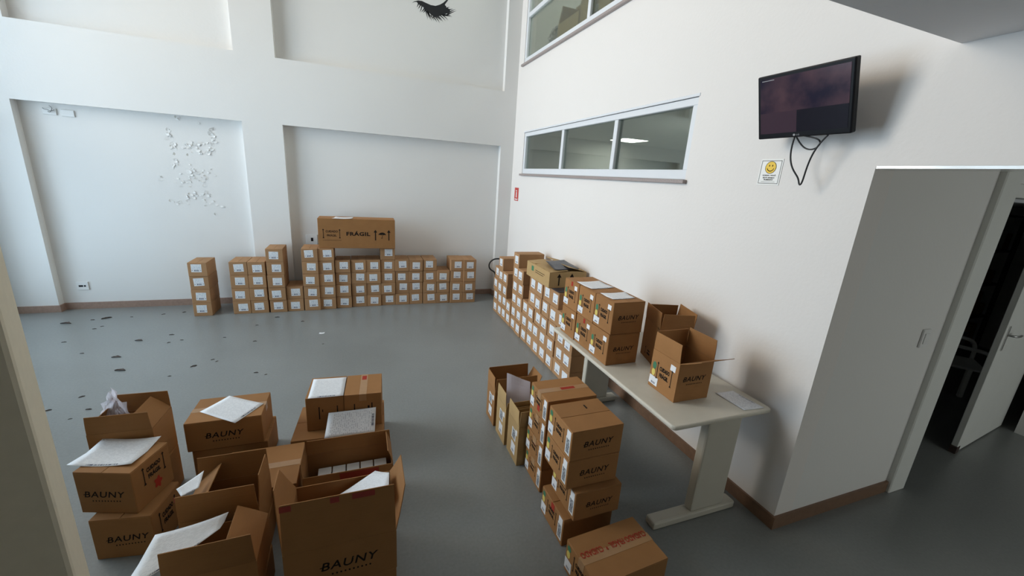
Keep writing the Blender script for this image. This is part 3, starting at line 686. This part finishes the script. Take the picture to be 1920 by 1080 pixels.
on_face(nb, D, 'top', 0.0, 0.02, 'tape_print', shared('cfg', lambda: print_mesh('tape_print', [], [('CUIDADO FRÁGIL  *  CUIDADO', 0, 0, .40, .042, dict(bold=.02))])), REDINK, math.pi, eps=.0022)
flat_stickers(nb, D, 'left'); logo(nb, D, 'front', .5, .5)

G_C = 'tall open cartons in a row on the floor'
lab = ['tall open carton farthest from the flat stacks on the floor', 'tall open carton holding a plastic bag, middle of the three', 'tall open carton next to the flat taped stack']
for k, (yy, ww) in enumerate([(2.715, .365), (2.462, .36), (2.222, .355)]):
    D = (ww, [.20, .205, .21][k], .31)
    r = carton('tall_open_box', lab[k], G_C, *D, corner=([.962, .967, .978][k], yy), rot=0, mat=KRAFT if k else CARD,
        flaps={'left': (91, .118, 0, .012), 'back': (91 if k == 0 else 100, .12 if k == 0 else .02), 'front': (92, .11) if k == 0 else (95, .05) if k == 1 else (88, .115), 'right': (115, .10)})
    for vv, mt_, mk in ((.30, LBL_BAR, 'blc'), (.66, PICTURE, 'plc')):
        on_face(r, D, 'left', .0+.01*k, D[2]*vv, 'label', shared(mk, lambda: plane_uv('label', .075, .085)), mt_, R(-3))
    on_face(r, D, 'left', .065, D[2]*.78, 'paper_label', shared('plq', lambda: plane_uv('paper_label', .028, .04)), WHITEP)
sheet('plastic_bag', 'clear plastic bag bulging out of the middle open carton', 'plastic bag', [(.985, 2.53, .20), (1.20, 2.53, .18), (1.19, 2.575, .455), (.992, 2.565, .555)], FILM, wob=.013, n=10, sm=False)

# ================================================================== FLOOR CLUSTER ON THE OTHER SIDE
M = (.262, .238, .236)
r = carton('lettered_box', 'lettered carton at the bottom of the stack beside the tan column', 'lettered boxes on the floor', *M, corner=(-1.283, 2.145), rot=-9, seam='y')
logo(r, M, 'front', .70, .5, .02, R(3)); on_face(r, M, 'right', 0, M[2]*.6, 'care_mark', care_mesh(M[1]*.5, M[2]*.5), INK)
r = carton('lettered_box', 'lettered carton topped by a large white sheet beside the tan column', 'lettered boxes on the floor', *M, corner=(-1.335, 2.214), z=.237, rot=-17, seam='y')
logo(r, M, 'front', .72, .47, -.005); on_face(r, M, 'right', .01, M[2]*.68, 'care_mark', care_mesh(M[1]*.5, M[2]*.44), INK)
on_face(r, M, 'right', .02, M[2]*.30, 'stamp', shared('rst', lambda: print_mesh('stamp', [[(.022*math.cos(t)*(1+.25*math.cos(5*t)), .03*math.sin(t)*(1+.25*math.cos(5*t))) for t in [math.tau*i/20 for i in range(20)]]])), REDINK)
sheet('paper_sheet', 'large white printed sheet on the carton beside the tan column', 'paper', [(-1.375, 2.262, .4745), (-1.100, 2.195, .4745), (-1.058, 2.412, .4745), (-1.325, 2.465, .4745)], LBL_DOC2, curl=.012)

r = carton('carton_under', 'carton under the open one with the plastic bag', 'lettered boxes on the floor', .25, .22, .264, corner=(-1.352, 2.462), rot=-1)
D = (.285, .225, .25)
r = carton('open_box', 'open carton with flaps up and a plastic bag spilling over its side', 'open boxes on the floor', *D, corner=(-1.392, 2.462), z=.265, rot=-2,
    flaps={'front': (91, .105), 'back': (92, .105), 'right': (48, .12, 0, .02), 'left': (78, .05, 0, .03)})
crumple('plastic_bag', 'clear plastic bag spilling from the open carton near the tan column', 'plastic bag', (-1.285, 2.60, .28), (.20, .09, .42), FILM, 11, lean=(-.05, .03))

D = (.412, .296, .1985)
r = carton('lettered_box', 'carton under the lettered one with a diamond-laid white sheet', 'lettered boxes on the floor', *D, corner=(-1.032, 2.662), rot=0)
r = carton('lettered_box', 'wide lettered carton with a white sheet laid diagonally on it', 'lettered boxes on the floor', *D, corner=(-1.05, 2.652), z=.1995, rot=0, seam='x', tape='plain')
logo(r, D, 'front', .50, .50, 0, R(0))
sheet('paper_sheet', 'white sheet laid diagonally on the wide lettered carton', 'paper', [(-.766, 2.590, .400), (-.650, 2.790, .400), (-.884, 2.948, .400), (-1.002, 2.776, .400)], LBL_DOC2, curl=.002)

A_ = (.320, .262, .174)
carton('carton_under', 'carton under the open one holding a folded flap and paper', 'lettered boxes on the floor', *A_, corner=(-.822, 1.884), rot=0)
r = carton('open_box', 'open carton with a pale folded flap and a paper slip inside', 'open boxes on the floor', *A_, corner=(-.825, 1.882), z=.175, rot=0,
    flaps={'front': (93, .148), 'back': (92, .145), 'right': (90, .15, 0, .05), 'left': (44, .155, 0, .01)})
boxo('tape', [(-.158, -.118, -.1345, -.1335, .292, .318)], REDTAPE, r)
sheet('paper_sheet', 'paper slip sticking out of the open carton with the pale flap', 'paper', [(-.818, 1.935, .45), (-.755, 1.955, .465), (-.765, 2.065, .475), (-.852, 1.985, .455)], LBL_DOC2, curl=.002)
carton('carton_under', 'carton under the nearest open one at the picture bottom', 'lettered boxes on the floor', *A_, corner=(-.775, 1.570), rot=0)
r = carton('open_box', 'nearest open carton at the picture bottom with paper folded over its side', 'open boxes on the floor', *A_, corner=(-.775, 1.572), z=.175, rot=1,
    flaps={'front': (92, .148), 'right': (36, .14, 0, .006), 'back': (250, .04), 'left': (245, .10)})
boxo('tape', [(.035, .085, -.1355, -.1345, .288, .314)], REDTAPE, r)
sheet('paper_sheet', 'long white sheet draped from the nearest open carton', 'paper', [(-.872, 1.505, .40), (-.62, 1.735, .40), (-.605, 1.81, .415), (-.848, 1.745, .425)], LBL_DOC2, curl=.010)

LB = (.45, .392, .199)
r = carton('carton_under', 'carton under the big open lettered one', 'lettered boxes on the floor', *LB, corner=(-.346, 1.508), rot=0)
D = (.452, .395, .21)
r = carton('open_box', 'big open lettered carton with a white sheet inside', 'open boxes on the floor', *D, corner=(-.346, 1.510), z=.2, rot=0,
    flaps={'front': (90, .25), 'left': (98, .24, .02, .13), 'right': (104, .19, -.03, .09), 'back': (262, .16)})
logo(r, D, 'front', .52, .50, .03, R(1))
for x0, x1 in ((-.22, -.178), (-.035, .0), (.05, .14)): boxo('tape', [(x0, x1, -.2005, -.1995, .428, .455)], REDTAPE, r)
sheet('paper_sheet', 'white printed sheet leaning inside the big open carton', 'paper', [(-.22, 1.84, .33), (.08, 1.62, .52), (.095, 1.78, .50), (.03, 1.885, .44)], LBL_DOC2, curl=.003)

D = (.482, .205, .30)
r = carton('open_box', 'open carton packed with small white boxes', 'open boxes on the floor', *D, corner=(-.348, 2.100), rot=0,
    flaps={'back': (90, .092), 'right': (72, .09), 'left': (94, .085), 'front': (262, .10)})
boxo('tape', [(-.05, .16, -.1085, -.1078, .2, .296)], REDTAPE, r)
for i in range(5):
    b = boxo('white_box', [(-.036, .036, -.085, .085, 0, .20)], plain('white_card', (.78, .78, .76), .5), None, .002, loc=(-.26+i*.079+.01, 2.203, .0045))
    tag(b, 'small white box, %s from the left in the packed carton' % ORD[i], 'box', 'small white boxes in the packed carton')
carton('flat_box', 'low closed carton wedged behind the open one with the pale flap', 'lettered boxes on the floor', .40, .38, .235, corner=(-.785, 2.155), rot=0, seam='x', tape='plain')
D = (.585, .42, .198)
r = carton('flat_box', 'wide low carton under two small taped boxes', 'lettered boxes on the floor', *D, corner=(-.482, 2.612), rot=-3.5)
D = (.238, .292, .25)
r = carton('taped_box', 'upright carton covered by a white sheet on the wide low carton', 'boxes on the wide low carton', *D, corner=(-.39, 2.702), z=.199, rot=-3.5, seam='y')
on_face(r, D, 'front', .02, D[2]*.52, 'care_mark', shared('bars', lambda: print_mesh('care_mark', RECT(-.06, -.053, -.045, .05)+RECT(.055, .062, -.045, .05)+RECT(-.038, -.032, .01, .03))), INK)
r = carton('taped_box', 'upright carton with red printed tape on the wide low carton', 'boxes on the wide low carton', .246, .292, .25, corner=(-.149, 2.686), z=.199, rot=-3.5, seam='y', tape='red')
on_face(r, (.246, .292, .25), 'front', .0, D[2]*.52, 'care_mark', shared('bars2', lambda: print_mesh('care_mark', RECT(-.06, -.053, -.045, .05)+RECT(.055, .062, -.045, .05)+RECT(.03, .042, .01, .03))), INK)
sheet('paper_sheet', 'plain white sheet on the upright carton of the wide low one', 'paper', [(-.372, 2.700, .4495), (-.152, 2.688, .4495), (-.138, 2.955, .4495), (-.362, 2.972, .4495)], LBL_DOC2, curl=.0015)
sheet('paper_sheet', 'printed form leaning against the two upright cartons', 'paper', [(-.272, 2.552, .225), (.043, 2.540, .225), (.058, 2.66, .345), (-.248, 2.678, .335)], LBL_DOC, curl=.004, flip=True)

# ================================================================== THINGS ON THE WALLS
# wall screen tilted forward on a bracket
tv = tag(empty('wall_screen', (XR, 1.59, 2.43)), 'black flat screen tilted on the wall above the opening', 'television')
tilt = math.atan2(.10, .31)
def tvp(name, boxes, mat, bev=0.0):
    me = boxes_mesh(name, boxes, bev, 2)
    # local frame: x = out of wall (negative), y along the wall, z up in the tilted plane
    me.transform(Matrix.Translation((-.185, 0, 0)) @ Matrix.Rotation(-tilt, 4, 'Y'))
    return link(name, me, mat, tv)
tvp('casing', [(-.012, .022, -.243, .243, -.163, .163)], PLASTIC_BLACK, .006)
def screen_mat():
    mt, nt, b = nodes_of('screen_picture'); b.inputs['Roughness'].default_value = 0.15; b.inputs['Specular IOR Level'].default_value = 0.2; b.inputs['Base Color'].default_value = (0.008, 0.007, 0.010, 1)
    tc = N(nt, 'ShaderNodeTexCoord'); n = N(nt, 'ShaderNodeTexNoise'); n.inputs['Scale'].default_value = 7; n.inputs['Detail'].default_value = 5; L(nt, tc.outputs['Object'], n.inputs['Vector'])
    sp_ = N(nt, 'ShaderNodeSeparateXYZ'); L(nt, tc.outputs['Object'], sp_.inputs[0])
    rp = N(nt, 'ShaderNodeValToRGB'); e = rp.color_ramp.elements; e[0].position = .35; e[0].color = (.010, .008, .022, 1); e[1].position = .68; e[1].color = (.085, .045, .055, 1)
    L(nt, n.outputs[0], rp.inputs[0])
    lo = N(nt, 'ShaderNodeMath', operation='LESS_THAN', i_1=-.03); L(nt, sp_.outputs[2], lo.inputs[0])
    lf = N(nt, 'ShaderNodeMath', operation='GREATER_THAN', i_1=.02); L(nt, sp_.outputs[1], lf.inputs[0])
    mq = N(nt, 'ShaderNodeMix', data_type='RGBA'); mq.inputs[6].default_value = (.006, .006, .010, 1); mq.inputs[7].default_value = (.045, .026, .038, 1); L(nt, lf.outputs[0], mq.inputs[0])
    mx = N(nt, 'ShaderNodeMix', data_type='RGBA'); L(nt, lo.outputs[0], mx.inputs[0]); L(nt, rp.outputs[0], mx.inputs[6]); L(nt, mq.outputs[2], mx.inputs[7])
    L(nt, mx.outputs[2], b.inputs['Emission Color']); b.inputs['Emission Strength'].default_value = 0.7
    return mt
tvp('screen', [(-.0135, -.011, -.226, .226, -.135, .145)], screen_mat())
me = print_mesh('maker_mark', [[(.006*math.cos(a)-.012, .006*math.sin(a)) for a in [math.tau*i/12 for i in range(12)]]], [('LG', .008, 0, .016, .008, {})])
me.transform(Matrix.Translation((-.185, 0, 0)) @ Matrix.Rotation(-tilt, 4, 'Y') @ Matrix.Translation((-.0125, 0.02, -.150)) @ Matrix.Rotation(R(-90), 4, 'Z') @ Matrix.Rotation(R(90), 4, 'X'))
link('maker_mark', me, plain('grey_print', (.35, .35, .36), .4), tv)
me = print_mesh('screen_caption', RECT(-.035, .035, -.0015, .0015))
me.transform(Matrix.Translation((-.185, 0, 0)) @ Matrix.Rotation(-tilt, 4, 'Y') @ Matrix.Translation((-.0145, 0.18, .137)) @ Matrix.Rotation(R(-90), 4, 'Z') @ Matrix.Rotation(R(90), 4, 'X'))
link('screen_caption', me, plain('grey_print', (.35, .35, .36), .4), tv)
boxo('wall_bracket', [(-.165, 0, -.03, .03, -.06, .06), (-.02, 0, -.08, .08, -.09, .09)], METAL, tv, .004)
tube('cable', [(-.13, .04, -.15), (-.13, .05, -.22), (-.12, .035, -.31), (-.10, -.015, -.36), (-.095, -.018, -.40), (-.10, -.04, -.40), (-.12, -.055, -.28), (-.13, -.09, -.20), (-.13, -.13, -.155)], .0042, RUBBER, tv)
tube('cable', [(-.13, .035, -.15), (-.11, .01, -.20), (-.10, -.03, -.225), (-.11, -.08, -.215), (-.13, -.11, -.18), (-.14, -.07, -.165), (-.13, .0, -.15)], .0038, RUBBER, tv)
# smile sign
sg = tag(empty('notice_sign', (XR, 1.829, 2.101)), 'white smiley notice below the wall screen', 'sign')
def sgp(name, me, mat, e):
    me.transform(Matrix.Translation((-e, 0, 0)) @ Matrix.Rotation(R(-90), 4, 'Z') @ Matrix.Rotation(R(90), 4, 'X')); return link(name, me, mat, sg)
boxo('plate', [(-.003, 0, -.072, .072, -.075, .075)], plain('white_sign', (.84, .83, .80), .45), sg, .001)
bw_ = .0025
sgp('border', print_mesh('border', RECT(-.064, .064, .064, .064+bw_)+RECT(-.064, .064, -.066, -.066+bw_)+RECT(-.064, -.064+bw_, -.066, .066)+RECT(.064-bw_, .064, -.066, .066)), INK, .0036)
sgp('smiley', print_mesh('smiley', [[(.033*math.cos(a), .027+.033*math.sin(a)) for a in [math.tau*i/28 for i in range(28)]]]), SMILEY, .0038)
arc = [[(.020*math.cos(a0), .028+.020*math.sin(a0)), (.020*math.cos(a1), .028+.020*math.sin(a1)), (.0235*math.cos(a1), .027+.0235*math.sin(a1)), (.0235*math.cos(a0), .027+.0235*math.sin(a0))] for a0, a1 in [(R(195+i*15), R(210+i*15)) for i in range(10)]]
ring = [[(.033*math.cos(a0), .027+.033*math.sin(a0)), (.033*math.cos(a1), .027+.033*math.sin(a1)), (.0355*math.cos(a1), .027+.0355*math.sin(a1)), (.0355*math.cos(a0), .027+.0355*math.sin(a0))] for a0, a1 in [(R(i*15), R(i*15+15)) for i in range(24)]]
eyes = [[(c+.0035*math.cos(a), .037+.0055*math.sin(a)) for a in [math.tau*i/10 for i in range(10)]] for c in (-.010, .010)]
sgp('face_lines', print_mesh('face_lines', arc+ring+eyes), INK, .0042)
sgp('lettering', print_mesh('lettering', RECT(-.045, .045, -.0565, -.0552), [('SORRIA, VOCÊ', 0, -.018, .085, .0095, dict(bold=.02)), ('ESTÁ SENDO', 0, -.031, .075, .0095, dict(bold=.02)), ('FILMADO!', 0, -.0435, .058, .0085, dict(bold=.02))]), INK, .0042)
# extinguisher sign in the corner
es = tag(empty('extinguisher_sign', (XR, 6.075, 1.725)), 'small red extinguisher sign by the room corner', 'sign')
boxo('plate', [(-.003, 0, -.085, .085, -.10, .10)], REDSIGN, es, .001)
me = print_mesh('pictogram', RECT(-.018, .018, -.05, .03)+RECT(-.008, .008, .03, .05)+RECT(-.035, .02, .05, .06)+RECT(-.06, .06, -.085, -.07))
me.transform(Matrix.Translation((-.0036, 0, 0)) @ Matrix.Rotation(R(-90), 4, 'Z') @ Matrix.Rotation(R(90), 4, 'X')); link('pictogram', me, WHITEP, es)
# eyelash mural
LASH_LID = [(0.741, 4.165), (0.77, 4.191), (0.822, 4.212), (0.874, 4.215), (0.937, 4.201), (0.995, 4.189), (1.06, 4.191), (1.118, 4.216), (1.167, 4.249), (1.209, 4.29), (1.246, 4.329), (1.26, 4.323), (1.231, 4.289), (1.189, 4.229), (1.211, 4.2), (1.261, 4.186), (1.265, 4.134), (1.197, 4.098), (1.116, 4.059), (1.046, 4.033), (1.008, 4.05), (0.97, 4.076), (0.927, 4.097), (0.885, 4.131), (0.832, 4.165), (0.803, 4.19), (0.772, 4.184)]
LASHES = [((0.822, 4.168), (0.807, 4.132)), ((0.848, 4.157), (0.824, 4.117)), ((0.869, 4.142), (0.847, 4.082)), ((0.898, 4.122), (0.869, 4.086)), ((0.911, 4.108), (0.893, 4.081)), ((0.927, 4.097), (0.95, 4.02)), ((0.949, 4.086), (0.971, 4.034)), ((0.97, 4.076), (1.006, 4.009)), ((1.008, 4.05), (1.036, 4.012)), ((1.035, 4.045), (1.051, 4.024)), ((1.046, 4.037), (1.078, 4.002)), ((1.073, 4.044), (1.114, 4.001)), ((1.11, 4.061), (1.159, 4.021)), ((1.143, 4.074), (1.192, 4.039)), ((1.173, 4.088), (1.23, 4.053)), ((1.192, 4.097), (1.281, 4.097)), ((1.197, 4.105), (1.274, 4.111)), ((1.257, 4.13), (1.34, 4.176)), ((1.256, 4.147), (1.33, 4.193)), ((1.25, 4.172), (1.299, 4.195)), ((1.22, 4.192), (1.252, 4.208)), ((1.192, 4.211), (1.21, 4.204)), ((0.959, 4.083), (0.984, 4.022)), ((1.094, 4.053), (1.133, 4.029))]
def lash_mesh():
    yb = YB+RD-.0015; v = [(x, yb, z + (.018 if i > 15 and i < 24 else 0)) for i, (x, z) in enumerate(LASH_LID)]; f = [tuple(range(len(v)))]
    for (a, b) in LASHES:
        dx, dz = b[0]-a[0], b[1]-a[1]; l = math.hypot(dx, dz); px, pz = -dz/l*.0065, dx/l*.0065; b = (b[0]+dx*.22, b[1]+dz*.22)
        a0 = (a[0]-dx*.45, a[1]-dz*.45); md = (a[0]+dx*.5+px*.7, a[1]+dz*.5+pz*.7); n = len(v)
        pts = [(a0[0]-px*1.3, a0[1]-pz*1.3), (md[0]-px*.75, md[1]-pz*.75), b, (md[0]+px*.75, md[1]+pz*.75), (a0[0]+px*1.3, a0[1]+pz*1.3)]
        v += [(x, yb-.0004, z) for x, z in pts]; f.append(tuple(range(n, n+5)))
    return pymesh('eyelash_mural', v, f)
tag(link('eyelash_mural', lash_mesh(), plain('mural_black', (.010, .011, .013), .6)), 'black eyelash painted high on the back wall', 'mural')
# sockets and cable boxes
def plate(name, label, x, z, w, h, y, holes=True, cat='socket'):
    o = tag(empty(name, (x, y, z)), label, cat)
    boxo('plate', [(-w/2, w/2, -.012, 0, -h/2, h/2)], plain('socket_plastic', (.78, .78, .77), .4), o, .003)
    if holes: boxo('insert', [(-w*.32, w*.05, -.0135, -.012, -h*.1, h*.1), (w*.12, w*.28, -.0135, -.012, -h*.1, h*.1)], PLASTIC_BLACK, o)
    return o
YP = YB+RD-.0005
plate('wall_socket', 'white wall socket low on the wide bare panel', -3.315, .302, .115, .105, YP)
o = plate('wall_socket', 'white wall socket beside the long FRÁGIL box', -.675, .915, .15, .15, YP, False)
boxo('insert', [(-.012, .018, -.0135, -.012, -.02, .03)], PLASTIC_BLACK, o)
o = plate('junction_box', 'open junction box with loose wires under the beam', -3.267, 2.350, .12, .07, YP, False, 'junction box')
tube('wire', [(-.05, -.012, .03), (-.03, -.03, .01), (.0, -.025, .03), (.02, -.03, -.01), (.05, -.02, .02)], .003, plain('grey_wire', (.2, .2, .2), .5), o)
tube('wire', [(-.01, -.012, .0), (.01, -.03, -.02), (.03, -.025, .01), (.04, -.02, .045), (.01, -.012, .06)], .003, plain('grey_wire', (.2, .2, .2), .5), o)
plate('conduit_box', 'plain white wall box under the beam beside the loose wires', -3.11, 2.345, .115, .07, YP-.0, False, 'wall box')  # plain conduit box on the panel, no lamp in it
o = plate('light_switch', 'light switch on the dim passage wall', 3.24, 1.18, .075, .12, YO-.0005, False, 'switch')
boxo('rocker', [(-.02, .02, -.016, -.012, -.035, .035)], plain('socket_plastic', (.78, .78, .77), .4), o, .002)
# black hose loop in the corner
hs = tube('black_hose', [(2.16, 6.22, .655), (2.07, 6.21, .675), (1.97, 6.20, .63), (1.945, 6.20, .54), (1.99, 6.20, .47), (2.06, 6.21, .45), (2.10, 6.24, .35), (2.11, 6.26, .2), (2.12, 6.27, .012)], .012, RUBBER)
tag(hs, 'black hose looping out behind the corner cartons', 'hose')

# ---- peeling paint: curled flakes standing off the wall panel
rnd = random.Random(21)
v = []; f = []
cl = [(-2.09, 2.40, .05, .02, 4), (-1.89, 2.37, .04, .02, 3), (-2.19, 2.20, .03, .10, 14), (-2.17, 2.06, .03, .04, 6), (-1.96, 2.10, .14, .05, 26), (-1.75, 2.24, .03, .10, 14), (-1.85, 2.02, .12, .04, 12), (-2.17, 1.86, .03, .05, 6), (-1.98, 1.78, .14, .08, 16), (-2.10, 1.63, .08, .05, 12), (-2.34, 1.67, .03, .03, 3), (-1.90, 1.70, .10, .06, 14), (-1.98, 1.48, .14, .06, 20), (-2.16, 1.38, .07, .04, 8), (-1.85, 1.35, .10, .05, 8)]
for (cx0, cz0, rx, rz_, n) in cl:
    for i in range(n):
        x = cx0+rnd.gauss(0, .6)*rx; z = cz0+rnd.gauss(0, .6)*rz_; s = rnd.uniform(.012, .036); a = rnd.uniform(0, math.tau); lift = rnd.uniform(.003, .011)
        b = len(v); pts = []
        for q in range(5):
            an = a+q*math.tau/5+rnd.uniform(-.3, .3); rr = s*rnd.uniform(.5, 1.2)
            out = lift*max(0, math.cos(an-a))
            pts.append((x+rr*math.cos(an), YP-.001-out, z+rr*.8*math.sin(an)))
        v += [(x, YP-.002, z)] + pts
        f += [(b, b+1+q, b+1+(q+1) % 5) for q in range(5)]
fl = link('paint_flakes', pymesh('paint_flakes', v, f), plain('peeled_paint', (.79, .78, .76), .8), wb); fl['kind'] = 'stuff'
v = []; f = []
for (x, z, s) in [(-2.18, 2.07, .028), (-2.17, 1.98, .016), (-2.03, 1.98, .014), (-1.74, 2.2, .016), (-2.1, 2.42, .014)]:
    b = len(v); v += [(x+s*rnd.uniform(.5, 1.2)*math.cos(q*math.tau/7), YP-.0008, z+s*rnd.uniform(.6, 1.5)*math.sin(q*math.tau/7)) for q in range(7)]; f.append(tuple(range(b, b+7)))
pp = link('bare_plaster', pymesh('bare_plaster', v, f), plain('bare_plaster', (.50, .48, .43), .9), wb); pp['kind'] = 'stuff'

# ---- dry leaves on the floor
lp = [(-3.25, 5.86, .13), (-2.937, 5.99, .12), (-2.883, 5.621, .05), (-3.328, 5.322, .08), (-2.959, 5.248, .05), (-2.303, 5.162, .10), (-2.053, 5.285, .06), (-2.315, 4.742, .10), (-2.148, 4.414, .11), (-1.57, 4.375, .07), (-.993, 4.109, .05), (-1.071, 5.715, .07),
      (-1.166, 4.922, .05), (-2.315, 3.771, .05), (-3.9, 5.9, .06), (-3.75, 5.6, .07), (-3.4, 5.15, .05), (-3.2, 5.1, .04), (-2.7, 6.0, .04), (-2.4, 6.05, .05), (-2.2, 6.1, .05), (-2.85, 5.7, .04), (-2.0, 5.05, .04), (-1.9, 5.1, .04), (-1.45, 4.5, .04), (-1.4, 4.45, .035),
      (-1.5, 5.1, .04), (-.75, 5.5, .05), (-2.2, 3.95, .05), (-2.05, 3.72, .05), (-2.3, 3.62, .04), (-2.1, 3.6, .03), (-1.7, 4.2, .035), (-.9, 4.05, .03), (-3.05, 5.95, .05), (-2.65, 4.9, .045), (-.45, 4.7, .03), (-1.25, 5.45, .04), (-1.55, 3.55, .04), (-1.0, 3.45, .04)]
def leaf_mesh(seed):
    r2 = random.Random(seed); v = []; f = []; n = 6
    for i in range(n+1):
        t = i/n; w = .26*math.sin(math.pi*min(.98, t*.94+.03))*r2.uniform(.75, 1.15); zc = .06+.10*math.sin(t*math.pi)*r2.uniform(.3, 1)
        bend = .10*math.sin(t*3)
        v += [(t-.5, bend-w, zc+.14*r2.uniform(.2, 1)), (t-.5, bend, zc*.25), (t-.5, bend+w, zc+.14*r2.uniform(.2, 1))]
    for i in range(n):
        b = i*3; f += [(b, b+3, b+4, b+1), (b+1, b+4, b+5, b+2)]
    zmin = min(p[2] for p in v); v = [(a, b, c-zmin+.005) for a, b, c in v]
    return pymesh('dry_leaf', v, f)
lms = [leaf_mesh(i) for i in range(5)]
for i, (x, y, s) in enumerate(lp):
    o = link('dry_leaf', lms[i % 5], LEAFM, None, loc=(x, y, 0), rot=(0, 0, rnd.uniform(-.3, .7)), scale=(s*.8, s*.62, s*.5))
    tag(o, 'small dark dry leaf scattered on the grey floor', 'leaf', 'dry leaves on the floor')
o = sheet('paper_scrap', 'tiny white paper scrap on the open floor', 'paper', [(-.52, 5.02, .0005), (-.46, 5.02, .0005), (-.455, 5.06, .0005), (-.515, 5.06, .0005)], WHITEP, curl=.004)

# ================================================================== STOREROOM BEYOND THE PASSAGE
dl = tag(empty('storeroom_door', (4.58, 1.385, 0), R(6.2)), 'white storeroom door standing ajar in the passage', 'door')
boxo('leaf', [(0, 1.06, 0, .04, .012, 2.03)], DOORP, dl, .003)
boxo('lock_plate', [(.05, .085, -.004, 0, .92, 1.12)], METAL, dl, .001)
tube('handle', [(.068, -.004, 1.05), (.068, -.05, 1.05), (.10, -.055, 1.05), (.17, -.052, 1.05)], .009, METAL, dl)
boxo('kick_block', [(-.02, .05, -.003, .04, .0, .06)], plain('brown_rubber', (.05, .03, .025), .7), dl)
def plastic_chair(loc, rz, label):
    c = tag(empty('plastic_chair', loc, rz), label, 'chair', 'white plastic chairs in the storeroom')
    boxo('seat', [(-.21, .21, -.20, .22, .42, .445)], WHITEPL, c, .012, 2)
    boxo('backrest', [(-.20, .20, .20, .225, .50, .84)], WHITEPL, c, .011, 2)
    for sx in (-1, 1):
        for sy_ in (-1, 1):
            boxo('leg', [(sx*.19-.022, sx*.19+.022, sy_*.19-.022, sy_*.19+.022, 0, .42)], WHITEPL, c, .008)
        tube('armrest', [(sx*.215, -.18, .43), (sx*.235, -.19, .62), (sx*.235, -.12, .645), (sx*.235, .10, .65), (sx*.20, .21, .66)], .018, WHITEPL, c)
        boxo('back_post', [(sx*.19-.018, sx*.19+.018, .195, .225, .44, .84)], WHITEPL, c, .007)
    return c
plastic_chair((5.75, 2.0, 0), R(35), 'white plastic armchair seen through the storeroom doorway')
sh = tag(empty('storage_shelf', (7.6, 2.85, 0)), 'dark steel shelf full of stock in the unlit storeroom', 'shelf')
DS = plain('dark_steel', (.04, .04, .045), .5)
for sx in (-.45, .45):
    for sy_ in (-.2, .2): boxo('post', [(sx-.02, sx+.02, sy_-.02, sy_+.02, 0, 1.95)], DS, sh)
for z in (.1, .55, 1.0, 1.45, 1.9): boxo('board', [(-.45, .45, -.2, .2, z, z+.025)], DS, sh)
rr = random.Random(3)
for z, nm in ((.125, 'bottom'), (.575, 'second'), (1.025, 'third'), (1.475, 'top')):
    x = -.40; k = 0
    while x < .33:
        w = rr.uniform(.12, .2); hh = rr.uniform(.15, .34)
        r = carton('stock_box', '%s dim stock box on the %s shelf of the storeroom' % (ORD[k], nm), 'stock on the storeroom shelf', w, .3, hh, center=(7.6+x+w/2, 2.85), z=z+.001, mat=[CARD, KRAFT, GREYW][rr.randrange(3)])
        x += w+.02; k += 1

# ================================================================== ON THE LEDGE OF THE UPPER WINDOW
struct(boxo('trim_3', [(XR+.151, XR+.75, 1.35, 6.6, 3.50, 3.575), (XR+.085, XR+.151, UY0+.02, UY1-.02, 3.578, 3.62), (XR+.151, XR+.75, 1.35, 6.6, 3.575, 3.62)], GREYW))
def ledge_box(label, y0, d, w, h_, mat=KRAFT, flaps=None, x=2.405):
    return carton('ledge_box', label, 'boxes on the upper window ledge', w, d, h_, corner=(x, y0), z=3.621, mat=mat, flaps=flaps)
ledge_box('kraft carton with a raised white flap behind the upper window', 4.72, .54, .30, .24, KRAFT, {'left': (20, .1), 'back': (70, .2), 'front': (100, .10), 'right': (72, .24)})
ledge_box('narrow kraft carton beside the upper window mullion', 4.50, .19, .26, .30)
r = ledge_box('tall kraft carton with a white label behind the near upper pane', 4.06, .38, .32, .44)
on_face(r, (.32, .38, .44), 'left', -.08, .12, 'label', plane_uv('label', .07, .1), LBL_BAR)
ledge_box('dark carton at the near end of the upper window ledge', 3.40, .6, .34, .42, CARD)
crumple('white_sack', 'white sack slumped behind the farthest upper pane', 'sack', (2.56, 5.52, 3.622), (.42, .22, .36), plain('white_sack_cloth', (.66, .66, .67), .6), 31)
